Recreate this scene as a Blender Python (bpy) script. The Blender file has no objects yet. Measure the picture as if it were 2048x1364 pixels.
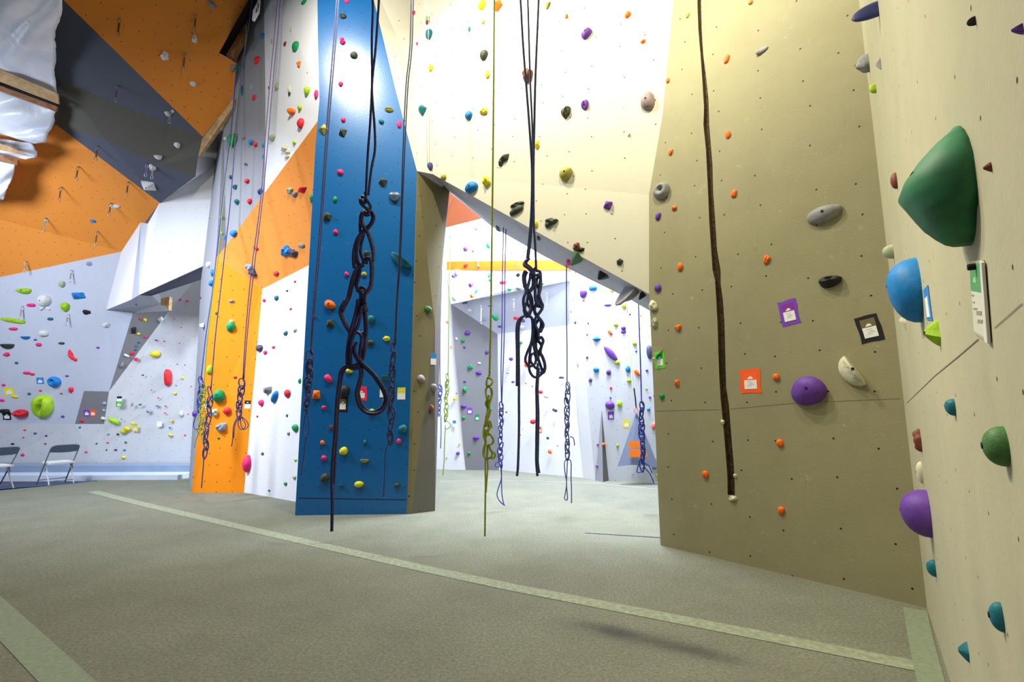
import bpy, bmesh, math, random
from mathutils import Vector, Matrix
from mathutils.bvhtree import BVHTree
C = bpy.context.scene.collection
SC = bpy.context.scene
# ------------------------------------------------------------------ camera, world, lights
W, H, FOC = 2048.0, 1364.0, 970.0
PITCH = math.radians(8.03)
EYE = Vector((0, 0, 1.5))
cam_d = bpy.data.cameras.new('camera'); cam = bpy.data.objects.new('camera', cam_d); C.objects.link(cam)
cam.location = EYE; cam.rotation_euler = (math.radians(90) + PITCH, 0, 0)
cam_d.sensor_fit = 'HORIZONTAL'; cam_d.sensor_width = 36.0; cam_d.lens = 36.0 * FOC / W
cam_d.clip_start = 0.02; cam_d.clip_end = 100
SC.camera = cam
SC.view_settings.view_transform = 'Standard'; SC.view_settings.look = 'None'
SC.view_settings.gamma = 1.0; SC.view_settings.exposure = 0.0; SC.view_settings.use_curve_mapping = False
wd = bpy.data.worlds.new('world'); SC.world = wd; wd.use_nodes = True
wd.node_tree.nodes['Background'].inputs[0].default_value = (0.80, 0.87, 1.0, 1)
wd.node_tree.nodes['Background'].inputs[1].default_value = 0.07

def lamp(name, loc, target, size, power, col, shape='DISK', spread=180):
    d = bpy.data.lights.new(name, 'AREA'); d.shape = shape; d.size = size; d.energy = power; d.color = col
    d.spread = math.radians(spread)
    o = bpy.data.objects.new(name, d); C.objects.link(o); o.location = loc
    o.rotation_euler = (Vector(target) - Vector(loc)).to_track_quat('-Z', 'Y').to_euler()
    return o
WARM = (1.0, 0.95, 0.72); COOL = (0.76, 0.85, 1.0)
lamp('warm_bay_and_fill_lamp', (-1.1, 5.1, 8.1), (0.9, 5.4, 2.8), 0.30, 265, WARM)
lamp('warm_bay_and_fill_lamp', (0.9, 3.1, 7.6), (2.2, 5.0, 5.6), 0.3, 75, WARM, spread=100)  # added fill spot to brighten the top of the olive wall
lamp('bay_lamp', (-3.1, 5.0, 8.5), (-0.9, 6.6, 3.0), 0.30, 255, (1.0, 0.97, 0.84))
lamp('warm_bay_and_fill_lamp', (-1.6, 2.8, 6.6), (1.7, 1.9, 1.9), 0.35, 34, (1.0, 0.94, 0.72), spread=60)  # added fill for the cream right wall, narrow to spare the floor
lamp('cool_bay_and_fill_lamp', (1.6, 9.0, 7.2), (0.8, 10.4, 0.5), 2.2, 1500, COOL)
lamp('cool_bay_and_fill_lamp', (-1.0, 10.4, 7.6), (-0.6, 11.4, 0.5), 1.6, 620, COOL)
lamp('cool_bay_and_fill_lamp', (-11.0, 6.0, 4.8), (-8.8, 11.8, 1.4), 2.2, 340, COOL)
lamp('cool_bay_and_fill_lamp', (-8.2, 5.2, 7.2), (-5.2, 9.2, 2.0), 1.0, 215, COOL, spread=80)  # added fill aimed to brighten the yellow panel

# ------------------------------------------------------------------ pixel <-> space helpers (used to measure the place)
cp, sp = math.cos(PITCH), math.sin(PITCH)
def ray(px, py):
    x = (px - W/2)/FOC; u = (H/2 - py)/FOC
    return Vector((x, cp - sp*u, sp + cp*u))
def F(px, py, z=0.0):
    r = ray(px, py); t = (z - EYE.z)/r.z; return EYE + r*t
def P(px, py, Y):
    r = ray(px, py); return EYE + r*(Y/r.y)
def onplane(px, py, pt, n):
    r = ray(px, py); return EYE + r*((pt - EYE).dot(n)/r.dot(n))
def proj(p):
    d = p - EYE; fw = d.y*cp + d.z*sp; up = d.z*cp - d.y*sp
    return (W/2 + FOC*d.x/fw, H/2 - FOC*up/fw)
def srgb(r, g, b):
    f = lambda c: (c/255/12.92) if c/255 <= 0.04045 else ((c/255+0.055)/1.055)**2.4
    return (f(r), f(g), f(b), 1)
Z = Vector((0, 0, 1))

# ------------------------------------------------------------------ materials
def newmat(name):
    m = bpy.data.materials.new(name); m.use_nodes = True
    nt = m.node_tree; b = nt.nodes['Principled BSDF']
    return m, nt, b
def N(nt, t, **k):
    n = nt.nodes.new(t)
    for a, v in k.items():
        if hasattr(n, a): setattr(n, a, v)
        else: n.inputs[a].default_value = v
    return n
def mixcol(nt, fac, a, b, mode='MIX'):
    m = nt.nodes.new('ShaderNodeMix'); m.data_type = 'RGBA'; m.blend_type = mode
    for s, v in ((m.inputs[0], fac), (m.inputs[6], a), (m.inputs[7], b)):
        if hasattr(v, 'is_output'): nt.links.new(v, s)
        else: s.default_value = v
    return m.outputs[2]
def ramp(nt, src, a, b, ca=(0,0,0,1), cb=(1,1,1,1)):
    r = nt.nodes.new('ShaderNodeValToRGB'); nt.links.new(src, r.inputs[0])
    r.color_ramp.elements[0].position = a; r.color_ramp.elements[1].position = b
    r.color_ramp.elements[0].color = ca; r.color_ramp.elements[1].color = cb
    return r.outputs[0]
def wallmat(name, col, dots=2.6, rough=0.75, scuff=0.25, spec=0.3, chalk=0.3, dotsize=0.024):
    m, nt, b = newmat(name)
    tc = N(nt, 'ShaderNodeTexCoord')
    base = col
    n1 = N(nt, 'ShaderNodeTexNoise', Scale=2.2, Detail=8.0, Roughness=0.7); nt.links.new(tc.outputs['UV'], n1.inputs['Vector'])
    dark = tuple(c*0.78 for c in col[:3]) + (1,)
    f = ramp(nt, n1.outputs[0], 0.42, 0.75, (0,0,0,1), (scuff, scuff, scuff, 1))
    o = mixcol(nt, f, base, dark)
    # thin rubbed shoe marks
    mp = N(nt, 'ShaderNodeMapping'); mp.inputs['Scale'].default_value = (5.0, 1.0, 1.0); nt.links.new(tc.outputs['UV'], mp.inputs['Vector'])
    n2 = N(nt, 'ShaderNodeTexNoise', Scale=3.0, Detail=6.0, Roughness=0.8, Distortion=0.6); nt.links.new(mp.outputs[0], n2.inputs['Vector'])
    f2 = ramp(nt, n2.outputs[0], 0.62, 0.76, (0,0,0,1), (scuff*1.2,)*3 + (1,))
    o = mixcol(nt, f2, o, tuple(c*0.5 for c in col[:3]) + (1,))
    n3 = N(nt, 'ShaderNodeTexNoise', Scale=5.0, Detail=9.0, Roughness=0.85); nt.links.new(tc.outputs['UV'], n3.inputs['Vector'])
    f3 = ramp(nt, n3.outputs[0], 0.60, 0.74, (0,0,0,1), (chalk,)*3 + (1,))
    o = mixcol(nt, f3, o, srgb(225, 225, 215))
    if dots:
        v = N(nt, 'ShaderNodeTexVoronoi', Scale=dots, Randomness=0.45, voronoi_dimensions='2D'); nt.links.new(tc.outputs['UV'], v.inputs['Vector'])
        fd = ramp(nt, v.outputs['Distance'], dotsize*0.8, dotsize*1.1, (1,1,1,1), (0,0,0,1))
        o = mixcol(nt, fd, o, srgb(34, 32, 30))
    nt.links.new(o, b.inputs['Base Color'])
    b.inputs['Roughness'].default_value = rough; b.inputs['Specular IOR Level'].default_value = spec
    n4 = N(nt, 'ShaderNodeTexNoise', Scale=55.0, Detail=4.0); nt.links.new(tc.outputs['UV'], n4.inputs['Vector'])
    bp = N(nt, 'ShaderNodeBump', Strength=0.25, Distance=0.004); nt.links.new(n4.outputs[0], bp.inputs['Height'])
    nt.links.new(bp.outputs[0], b.inputs['Normal'])
    return m
def plain(name, col, rough=0.6, noise=0.0, scale=20.0, bump=0.0, spec=0.4, metal=0.0):
    m, nt, b = newmat(name)
    b.inputs['Roughness'].default_value = rough; b.inputs['Specular IOR Level'].default_value = spec
    b.inputs['Metallic'].default_value = metal
    tc = N(nt, 'ShaderNodeTexCoord')
    n1 = N(nt, 'ShaderNodeTexNoise', Scale=scale, Detail=5.0); nt.links.new(tc.outputs['Object'], n1.inputs['Vector'])
    f = ramp(nt, n1.outputs[0], 0.35, 0.7)
    o = mixcol(nt, f, tuple(c*(1-noise) for c in col[:3])+(1,), tuple(min(1, c*(1+noise*0.6)+noise*0.02) for c in col[:3])+(1,))
    nt.links.new(o, b.inputs['Base Color'])
    if bump:
        bp = N(nt, 'ShaderNodeBump', Strength=bump, Distance=0.003); nt.links.new(n1.outputs[0], bp.inputs['Height']); nt.links.new(bp.outputs[0], b.inputs['Normal'])
    return m
M = {}
M['cream'] = wallmat('cream_plaster', srgb(206, 201, 182), rough=0.6, scuff=0.12, chalk=0.2)
M['creamR'] = wallmat('cream_rough_plaster', srgb(182, 177, 150), dots=3.4, scuff=0.5, chalk=0.3, dotsize=0.022)
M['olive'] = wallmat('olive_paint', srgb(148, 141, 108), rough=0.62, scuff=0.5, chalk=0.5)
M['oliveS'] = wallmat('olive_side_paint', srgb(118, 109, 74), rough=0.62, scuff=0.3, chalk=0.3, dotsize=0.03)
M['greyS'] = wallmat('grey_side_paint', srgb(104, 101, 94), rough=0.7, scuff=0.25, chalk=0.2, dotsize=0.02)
M['blue'] = wallmat('blue_gloss_paint', srgb(8, 92, 156), rough=0.30, scuff=0.12, spec=0.6, chalk=0.18, dots=3.4, dotsize=0.03)
M['yellow'] = wallmat('yellow_orange_paint', srgb(246, 142, 4), scuff=0.05, chalk=0.0, dots=4, dotsize=0.04)
M['orange'] = wallmat('orange_paint', srgb(228, 140, 54), scuff=0.08, chalk=0.0, dots=4, dotsize=0.035)
M['navy'] = wallmat('slate_paint', srgb(82, 86, 100), scuff=0.1, chalk=0.05, dots=0)
M['dark'] = wallmat('dark_grey_paint', srgb(88, 85, 78), scuff=0.1, chalk=0.0, dots=0)
M['white'] = wallmat('white_paint', srgb(226, 226, 230), scuff=0.06, chalk=0.0, dots=4, dotsize=0.02)
M['whiteM'] = wallmat('white_marked_paint', srgb(204, 205, 209), scuff=0.3, chalk=0.0, dots=4, dotsize=0.03)
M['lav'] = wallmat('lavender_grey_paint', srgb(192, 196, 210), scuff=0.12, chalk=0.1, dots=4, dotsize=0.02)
M['grey'] = wallmat('grey_paint', srgb(124, 124, 127), scuff=0.15, chalk=0.05, dots=5, dotsize=0.02)
M['greyL'] = wallmat('light_grey_paint', srgb(142, 142, 148), scuff=0.1, chalk=0.1, dots=5, dotsize=0.02)
M['lavL'] = wallmat('pale_lavender_paint', srgb(206, 208, 216), scuff=0.08, chalk=0.1, dots=0)
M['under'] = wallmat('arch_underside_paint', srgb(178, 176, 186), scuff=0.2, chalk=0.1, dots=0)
M['stripe'] = wallmat('stripe_paint', srgb(232, 104, 8), scuff=0.03, chalk=0.0, dots=0)
M['rust'] = wallmat('rust_paint', srgb(190, 105, 62), scuff=0.1, chalk=0.0, dots=0)
M['black'] = plain('black_gap', srgb(10, 9, 9), 0.9)
M['crack'] = plain('crack_inside', srgb(92, 72, 44), 0.9, 0.5, 30, 0.6)
M['wood'] = plain('pale_timber', srgb(206, 168, 118), 0.6, 0.25, 12)
M['woodD'] = plain('brown_timber', srgb(150, 100, 58), 0.6, 0.3, 12)
M['pad'] = plain('vinyl_pad', srgb(128, 146, 172), 0.5, 0.08, 3)
M['padtop'] = plain('pale_vinyl_pad', srgb(196, 206, 222), 0.5, 0.05, 3)
M['pit'] = plain('dark_matting', srgb(66, 72, 92), 0.7, 0.2, 4)
M['bluestrip'] = plain('blue_matting', srgb(20, 120, 200), 0.6, 0.1, 4)
def carpet(name, col, stain=True):
    m, nt, b = newmat(name)
    tc = N(nt, 'ShaderNodeTexCoord')
    n1 = N(nt, 'ShaderNodeTexNoise', Scale=46.0, Detail=7.0, Roughness=0.85); nt.links.new(tc.outputs['Object'], n1.inputs['Vector'])
    n2 = N(nt, 'ShaderNodeTexNoise', Scale=1.6, Detail=7.0, Roughness=0.7); nt.links.new(tc.outputs['Object'], n2.inputs['Vector'])
    d = tuple(c*0.42 for c in col[:3])+(1,); l = tuple(min(1, c*1.5) for c in col[:3])+(1,)
    o = mixcol(nt, ramp(nt, n1.outputs[0], 0.3, 0.7), d, l)
    o = mixcol(nt, ramp(nt, n2.outputs[0], 0.4, 0.75, (0,0,0,1), (0.35,)*3+(1,)), o, d)
    if stain:
        for (sx, sy, ra, rb, ang, k) in ((0.72, 3.55, 0.34, 0.10, -0.5, 0.5), (1.15, 3.28, 0.34, 0.10, -0.5, 0.4), (0.9, 3.42, 0.75, 0.17, -0.52, 0.4)):
            mp = N(nt, 'ShaderNodeMapping'); mp.vector_type = 'TEXTURE'
            mp.inputs['Location'].default_value = (sx, sy, 0); mp.inputs['Rotation'].default_value = (0, 0, ang); mp.inputs['Scale'].default_value = (ra, rb, 1)
            nt.links.new(tc.outputs['Object'], mp.inputs['Vector'])
            g = N(nt, 'ShaderNodeTexGradient'); g.gradient_type = 'SPHERICAL'; nt.links.new(mp.outputs[0], g.inputs['Vector'])
            mm = N(nt, 'ShaderNodeMath'); mm.operation = 'MULTIPLY'; nt.links.new(g.outputs[1], mm.inputs[0]); nt.links.new(n2.outputs[0], mm.inputs[1])
            o = mixcol(nt, ramp(nt, mm.outputs[0], 0.0, 0.4, (0,0,0,1), (k,)*3+(1,)), o, srgb(62, 60, 66))
    nt.links.new(o, b.inputs['Base Color']); b.inputs['Roughness'].default_value = 0.95; b.inputs['Specular IOR Level'].default_value = 0.1
    bp = N(nt, 'ShaderNodeBump', Strength=0.5, Distance=0.004); nt.links.new(n1.outputs[0], bp.inputs['Height']); nt.links.new(bp.outputs[0], b.inputs['Normal'])
    return m
M['carpet'] = carpet('grey_carpet', srgb(126, 127, 112))
M['seam'] = plain('carpet_seam_tape', srgb(146, 152, 128), 0.9, 0.22, 24, 0.2)
M['seamD'] = plain('carpet_edge_tape', srgb(130, 140, 116), 0.8, 0.12, 30, 0.2)
def tarpmat():
    m, nt, b = newmat('plastic_sheet'); tc = N(nt, 'ShaderNodeTexCoord')
    n1 = N(nt, 'ShaderNodeTexNoise', Scale=1.4, Detail=5.0, Distortion=1.2); nt.links.new(tc.outputs['Object'], n1.inputs['Vector'])
    nt.links.new(mixcol(nt, ramp(nt, n1.outputs[0], 0.3, 0.7), srgb(206, 214, 230), srgb(234, 234, 240)), b.inputs['Base Color'])
    b.inputs['Roughness'].default_value = 0.35
    bp = N(nt, 'ShaderNodeBump', Strength=0.5, Distance=0.05); nt.links.new(n1.outputs[0], bp.inputs['Height']); nt.links.new(bp.outputs[0], b.inputs['Normal'])
    return m
M['tarp'] = tarpmat()

# ------------------------------------------------------------------ object helpers
def tag(o, label=None, cat=None, group=None, kind=None):
    if label: o['label'] = label
    if cat: o['category'] = cat
    if group: o['group'] = group
    if kind: o['kind'] = kind
    return o
def empty(name, loc=(0,0,0), mat=None):
    o = bpy.data.objects.new(name, None); C.objects.link(o)
    if mat is not None: o.matrix_world = mat
    else: o.location = loc
    return o
def mesh(name, vs, fs, mat, parent=None, smooth=False, mats=None, mw=None):
    me = bpy.data.meshes.new(name); me.from_pydata([tuple(v) for v in vs], [], fs)
    if mat is not None: me.materials.append(mat)
    if smooth: me.polygons.foreach_set('use_smooth', [True]*len(me.polygons))
    me.update()
    o = bpy.data.objects.new(name, me); C.objects.link(o)
    if mw is not None: o.matrix_world = mw
    if parent is not None: o.parent = parent
    return o
def uvplane(me):
    uv = me.uv_layers.new(name='UVMap')
    for p in me.polygons:
        n = p.normal
        u = Vector((-n.y, n.x, 0))
        if u.length < 0.15: u = Vector((1, 0, 0))
        u.normalize(); v = n.cross(u)
        if v.z < 0: v = -v
        for li in p.loop_indices:
            co = me.vertices[me.loops[li].vertex_index].co
            uv.data[li].uv = (co.dot(u), co.dot(v))
WALLS = []      # (name, phrase, BVH)
def wall(name, phrase, verts, mat, faces=None, hit=True):
    if faces is None: faces = [list(range(len(verts)))]
    o = mesh(name, verts, faces, mat); o['kind'] = 'structure'
    me = o.data
    uvplane(me)
    if hit:
        bm = bmesh.new(); bm.from_mesh(me); bmesh.ops.triangulate(bm, faces=bm.faces)
        WALLS.append((name, phrase, BVHTree.FromBMesh(bm))); bm.free()
    return o
def hit(px, py, only=None):
    d = ray(px, py).normalized(); best = None
    for nme, ph, t in WALLS:
        if only and nme not in only: continue
        loc, n, i, dist = t.ray_cast(EYE, d)
        if loc is not None and (best is None or dist < best[2]):
            if n.dot(d) > 0: n = -n
            best = (loc, n, dist, nme, ph)
    return best
# ------------------------------------------------------------------ floor
g0 = F(1321, 1090); g1 = F(1854, 1216); r2 = F(1901, 1364)
ce = [F(-420, 1040), F(0, 981), F(230, 958), F(378, 952)]
cev = [(-14, -3, 0), (-14, ce[0].y+1.0, 0), ce[0], ce[1], ce[2], ce[3], (-6.4, 13.2, 0), (9, 13.2, 0), (9, -3, 0)]
fl = mesh('floor', cev, [list(range(len(cev)))], M['carpet']); fl['kind'] = 'structure'
# the sunk dark matting and the thin blue strip behind the carpet edge
pf = mesh('floor', [(-16, 6, -0.02), (-5.9, 6, -0.02), (-5.9, 13.2, -0.02), (-16, 13.2, -0.02)], [[0, 1, 2, 3]], M['pit']); pf['kind'] = 'structure'
def strip(name, pts, w0, w1, mat, z=0.003, lift=0.0):
    vs = []; n = len(pts)
    for i, p in enumerate(pts):
        a = pts[max(0, i-1)]; b = pts[min(n-1, i+1)]
        d = (b - a); d.z = 0; d.normalize(); s = Vector((-d.y, d.x, 0)); w = w0 + (w1-w0)*i/(n-1)
        vs += [(p.x+s.x*w/2, p.y+s.y*w/2, z), (p.x-s.x*w/2, p.y-s.y*w/2, z)]
    return mesh(name, vs, [[2*i, 2*i+1, 2*i+3, 2*i+2] for i in range(n-1)], mat)
s = strip('carpet_strip', [F(-420, 1036)+Vector((0,.1,0)), F(0, 977), F(120, 967), F(232, 956.5)], 0.22, 0.05, M['bluestrip'], -0.004)
tag(s, 'narrow bright blue mat strip along the carpet edge by the folding chairs', 'mat')
s = strip('seam_tape', [F(185, 983), F(300, 1012), F(450, 1047), F(650, 1093), F(850, 1138), F(1024, 1175), F(1200, 1209), F(1500, 1267), F(1830, 1332)], 0.17, 0.15, M['seam'])
tag(s, 'long pale seam tape running diagonally across the whole grey carpet', 'floor tape')
s = strip('seam_tape', [F(-60, 1175)*2.6 - F(30, 1262)*1.6, F(-60, 1175), F(30, 1262), F(100, 1330), F(180, 1410)], 0.2, 0.18, M['seamD'])
tag(s, 'short dull green seam tape in the bottom left corner of the carpet', 'floor tape')
s = strip('seam_tape', [F(1830, 1219), F(1843, 1285), F(1862, 1364), F(1880, 1430)], 0.14, 0.12, M['seamD'], 0.004)
tag(s, 'grey green edge tape where the carpet meets the cream wall at right', 'floor tape')
s = strip('mat_joint', [F(1170, 1066), F(1240, 1070.5), F(1330, 1076)], 0.03, 0.035, M['pit'], 0.004)
tag(s, 'thin dark joint line in the floor left of the olive cracked wall', 'floor joint')
s = strip('mat_joint', [F(880, 963), F(1000, 960), F(1200, 968), F(1330, 980)], 0.02, 0.02, M['padtop'], 0.004)
tag(s, 'faint pale joint line across the bright floor beyond the archway', 'floor joint')

# ------------------------------------------------------------------ near right: cream wall, olive wall with crack
def vplane(a, b):
    d = (b - a); n = Vector((d.y, -d.x, 0)).normalized(); return a, n
gp, gn = vplane(g0, g1)
rp, rn = vplane(g1, r2)
G = lambda px, py: onplane(px, py, gp, gn)
R = lambda px, py: onplane(px, py, rp, rn)
rd = (r2 - g1).normalized()
rend = g1 + rd*4.6
wall('wall_right', 'cream wall at right', [g1, rend, rend + Z*8, g1 + Z*8], M['creamR'])
crackL = [(1397,-60),(1394,2),(1396,60),(1400,110),(1404,160),(1407,215),(1408,250),(1412,300),(1415,384),(1418,440),(1420,480),(1426,540),(1430,560),(1433,600),(1435,650),(1437,720),(1440,760),(1442,800),(1447,850),(1450,905),(1454,950),(1456,990)]
crackR = [(1469,991),(1470,960),(1467,925),(1465,890),(1463,860),(1457,810),(1453,775),(1451,700),(1448,650),(1445,600),(1442,570),(1440,540),(1434,500),(1430,440),(1427,384),(1424,330),(1418,250),(1416,200),(1411,150),(1407,110),(1404,60),(1403,2),(1405,-60)]
random.seed(5)
jL = [(x + random.uniform(-1.2, 1.2), y) for x, y in crackL]; jR = [(x + random.uniform(-1.2, 1.2), y) for x, y in crackR]
outl = [(1321,1090),(1854,1216),(1708,-60)] + list(reversed(jR)) + list(reversed(jL)) + [(1352,-60),(1347,0),(1325,230),(1298,390),(1298,580)]
gv = [G(*p) for p in outl]; gv[0] = g0; gv[1] = g1; gv[2] = g1 + Z*8
wall('wall_right_inner', 'olive wall with the crack', gv, M['olive'])
# inside of the crack
inn = -gn if gn.dot(EYE - g0) > 0 else gn
loop = [G(*p) for p in jL + jR]; dp = inn*0.07
nl = len(loop); half = len(jL)
vs = loop + [p + dp for p in loop]
fs = [[i, i+1, nl+i+1, nl+i] for i in range(nl-1)]
nR = len(jR)
def xat(lst, y):
    l2 = sorted(lst, key=lambda q: q[1])
    for (xa, ya), (xb, yb) in zip(l2, l2[1:]):
        if ya <= y <= yb: return xa + (xb-xa)*(y-ya)/max(1e-6, yb-ya)
    return l2[0][0] if y < l2[0][1] else l2[-1][0]
for k in range(41):
    yy = -60 + (1000+60)*k/40
    vs += [G(xat(jL, yy)-8, yy) + dp*.98, G(xat(jR, yy)+8, yy) + dp*.98]
    if k: q = len(vs)-4; fs.append([q, q+1, q+3, q+2])
o = mesh('trim_1', vs, fs, M['crack']); o['kind'] = 'structure'
# free end of the olive wall, returning backwards
rt = Vector((0.42, 0.9, 0))
top0 = G(1298, 580)
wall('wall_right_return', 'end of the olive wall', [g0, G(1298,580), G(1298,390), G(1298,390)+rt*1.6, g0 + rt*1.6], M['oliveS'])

# ------------------------------------------------------------------ blue column
b0 = F(590, 1031); b1 = F(814, 1028)
bp_, bn = vplane(b0, b1)
B = lambda px, py: onplane(px, py, bp_, bn)
wall('wall_column_front', 'blue column', [b0, b1, B(834,342), B(790,175), B(733,-60), B(634,-60), B(636,90), B(639,200), B(631,290)], M['blue'])
bl = [b0, B(631,290), B(639,200), B(636,90), B(634,-60)]
bk = Vector((0.12, 1.5, 0))
wall('wall_column_left', 'left flank of the blue column', bl + [p + bk for p in reversed(bl)], M['blue'], faces=[[0,1,8,9],[1,2,7,8],[2,3,6,7],[3,4,5,6]])
s0 = F(822, 1028); s1 = F(870, 1022)
sm = P(870, 650, 7.52); st = P(900, 372, 7.95)
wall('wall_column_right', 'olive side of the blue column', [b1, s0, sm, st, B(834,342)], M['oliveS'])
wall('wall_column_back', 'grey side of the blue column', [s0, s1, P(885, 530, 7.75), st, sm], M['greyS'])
wall('wall_column_rear', 'rear of the blue column', [s1, s1 + Vector((-1.4, .9, 0)), st + Vector((-1.2, 1.2, 0)), st, P(885, 530, 7.75)], M['white'])

# ------------------------------------------------------------------ cream overhang above the archway
A_ = P(865, 348, 7.4); BR = G(1298, 588); D_ = G(1347, 0)
cn = (BR - A_).cross(D_ - A_).normalized()
CP = lambda px, py: onplane(px, py, A_, cn)
CPL = CP(829, 150)
cv = [B(834,342), A_, BR, G(1298,390), G(1325,230), D_, G(1352,-60), CP(1130,-60), CP(822,-60), CPL]
wall('wall_centre', 'cream wall above the archway', cv, M['cream'], faces=[[1,2,3],[1,3,4,9],[9,4,5],[9,5,6,7,8]])
wall('wall_centre_wedge', 'shaded wedge beside the blue column', [B(834,342), A_, CPL], M['cream'])
wall('wall_column_top', 'cream face above the blue column', [B(834,342), CPL, CP(822,-60), B(733,-60), B(790,175)], M['cream'], faces=[[0,1,4],[1,2,3,4]])
u_in = [P(880, 371, 7.7), P(903, 388, 8.15), P(982, 452, 7.9), P(1089, 513, 7.5), P(1180, 559, 7.15), P(1251, 594, 6.9), P(1306, 625, 6.7)]
u_out = [B(834,342), A_] + [A_.lerp(BR, t) for t in (0.2, 0.42, 0.62, 0.8)] + [BR]
wall('wall_arch_underside', 'grey underside of the archway', u_out + u_in, M['under'],
     faces=[[0,1,8,7]] + [[i, i+1, 7+i+1, 7+i] for i in range(1, 6)])
up = Vector((0.1, 0.25, 3.2))
wall('wall_centre_back', 'back of the arch', u_in + [p + up for p in u_in], M['white'], faces=[[i, i+1, 7+i+1, 7+i] for i in range(6)])

# ------------------------------------------------------------------ left of the column
y0 = F(383, 985); y1 = F(488, 985); w1 = F(590, 1003); w1b = w1 + (w1 - y1)*0.35
yt0 = P(432, 516, 9.0); yt1 = P(525, 578, y1.y)
wdir = (w1 - y1).normalized()
wt = P(650, 514, (y1.lerp(w1, 1.25)).y)
wall('wall_left_yellow', 'yellow panel', [y0, y1, yt1, yt0], M['yellow'])
wall('wall_left_white', 'white panel beside the blue column', [y1, w1b, wt, yt1], M['white'])
o1 = P(452, 492, 8.75); o2 = P(530, 385, 8.2); o3 = P(637, 240, 7.45); o4 = P(655, 216, 7.4)
def on3(a, b, c): return lambda px, py: onplane(px, py, a, (b-a).cross(c-a).normalized())
OP = on3(yt1, wt, o3); o1, o2, o4 = P(452,492,9.1), P(530,385,8.42), OP(655,216)
fold = P(498, 545, 9.05)
wall('wall_left_overhang', 'orange overhang left of the blue column', [yt0, yt1, wt, o4, o3, o2, o1], M['orange'], faces=[[0,1,6],[1,5,6],[1,2,3,4,5]])
wall('wall_left_upper', 'white panel above the orange overhang', [o2, o3, o4, P(655,-60,7.3), P(527,-60,8.3), P(531,200,8.38)], M['white'], faces=[[0,1,5],[1,2,3,4,5]])
wall('wall_left_grey', 'tall grey panel', [yt0, o1, o2, P(531,200,8.38), P(527,-60,8.3), P(503,-60,8.6), P(478,60,8.85), P(447,262,9.0)], M['greyL'], faces=[[0,1,2,3,7],[3,4,5,6,7]])
gs = F(378, 958)
wall('wall_left_grey_side', 'narrow grey flank left of the yellow panel', [y0, yt0, P(447,262,9.0), P(440,262,9.9), P(430,330,10.0), P(402,560,10.4), P(396,680,10.5), gs], M['greyL'], faces=[[0,1,5,6,7],[1,2,3,4,5]])

# ------------------------------------------------------------------ far left: overhangs, boulder wall
Of = P(406,274,9.0); Oe = P(396,312,9.2); Od = P(391,353,9.5); Oc = P(320,406,9.9); Ob = P(244,503,10.8)
N0 = P(55,-70,6.7); L0 = P(-70,72,7.6); L1 = P(-70,186,8.5); Q = P(115,251,8.8)
RP = on3(P(127,0,7.2), Of, P(475,128,8.6)); NP = on3(P(127,0,7.2), Of, P(112,152,8.0)); DP = on3(P(112,152,8.0), Of, Od)
N0 = NP(55,-70); L0 = NP(-70,72)
wall('wall_far_left_roof', 'orange roof panel at top left', [N0, P(127,0,7.2), Of, RP(466,197), P(475,128,8.6), RP(438,106), RP(503,-12), RP(530,-70)], M['orange'], faces=[[0,1,6,7],[1,5,6],[1,2,3,4,5]])
wall('wall_far_left_slate', 'upper slate panel at top left', [N0, P(127,0,7.2), Of, NP(230,206), P(112,152,8.0), L0, P(-70,-70,6.7)], M['navy'], faces=[[0,1,2,3],[0,3,4],[0,4,5,6]])
wall('wall_far_left_dark', 'dark grey band at top left', [L0, P(112,152,8.0), NP(230,206), Of, Oe, Od, DP(320,330), DP(211,280), Q, L1], M['dark'], faces=[[0,1,8,9],[1,2,7,8],[2,3,6,7],[3,4,6],[4,5,6]])
wall('wall_far_left_slate_low', 'lower slate panel at top left', [Q, DP(211,280), DP(320,330), Od, Oc], M['navy'], faces=[[0,1,4],[1,2,4],[2,3,4]])
wall('wall_far_left_orange', 'orange overhang at left', [L1, Q, Oc, Ob, P(-70,421,10.1)], M['orange'], faces=[[0,1,4],[1,2,3,4]])
wall('wall_far_left_orange_low', 'lower orange overhang at left', [P(-70,421,10.1), Ob, P(-70,569,10.8)], M['orange'])
# boulder wall
bt = 10.8; bb = 11.7
def BW(px, py):   # plane of the leaning boulder wall
    a = P(-70,569,10.8); b = P(244,503,10.8); c = P(208,848,11.72)
    return onplane(px, py, a, (b-a).cross(c-a).normalized())
tri0 = BW(266, 626)
wall('wall_far_left', 'leaning lavender wall at left', [BW(-70,569), Ob, BW(212,620), tri0, BW(218,783), BW(168,782), BW(150,848), BW(-70,845)], M['lav'])
wall('wall_far_left_plinth', 'grey panel below the lavender wall', [BW(168,782), BW(218,783), BW(208,848), BW(150,848)], M['grey'])
W3c = P(338,622,11.5)
wall('wall_far_left_wedge', 'grey wedge between the far white walls', [tri0, W3c, BW(218,783)], M['grey'])
wb = [BW(-70,845), BW(150,848), BW(208,848)]
wall('wall_far_left_base', 'white base wall behind the chairs', [wb[0], wb[1], wb[2], P(203,946,11.85), P(-70,952,11.85)], M['whiteM'])
wall('wall_far_back', 'white wall behind the yellow panel', [BW(218,783), W3c, P(300,588,11.35), P(300,560,11.3), P(425,520,11.3), P(410,960,11.85), P(203,946,11.85), BW(208,848)], M['whiteM'], faces=[[0,1,5,6,7],[1,2,3,4,5]])
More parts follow.
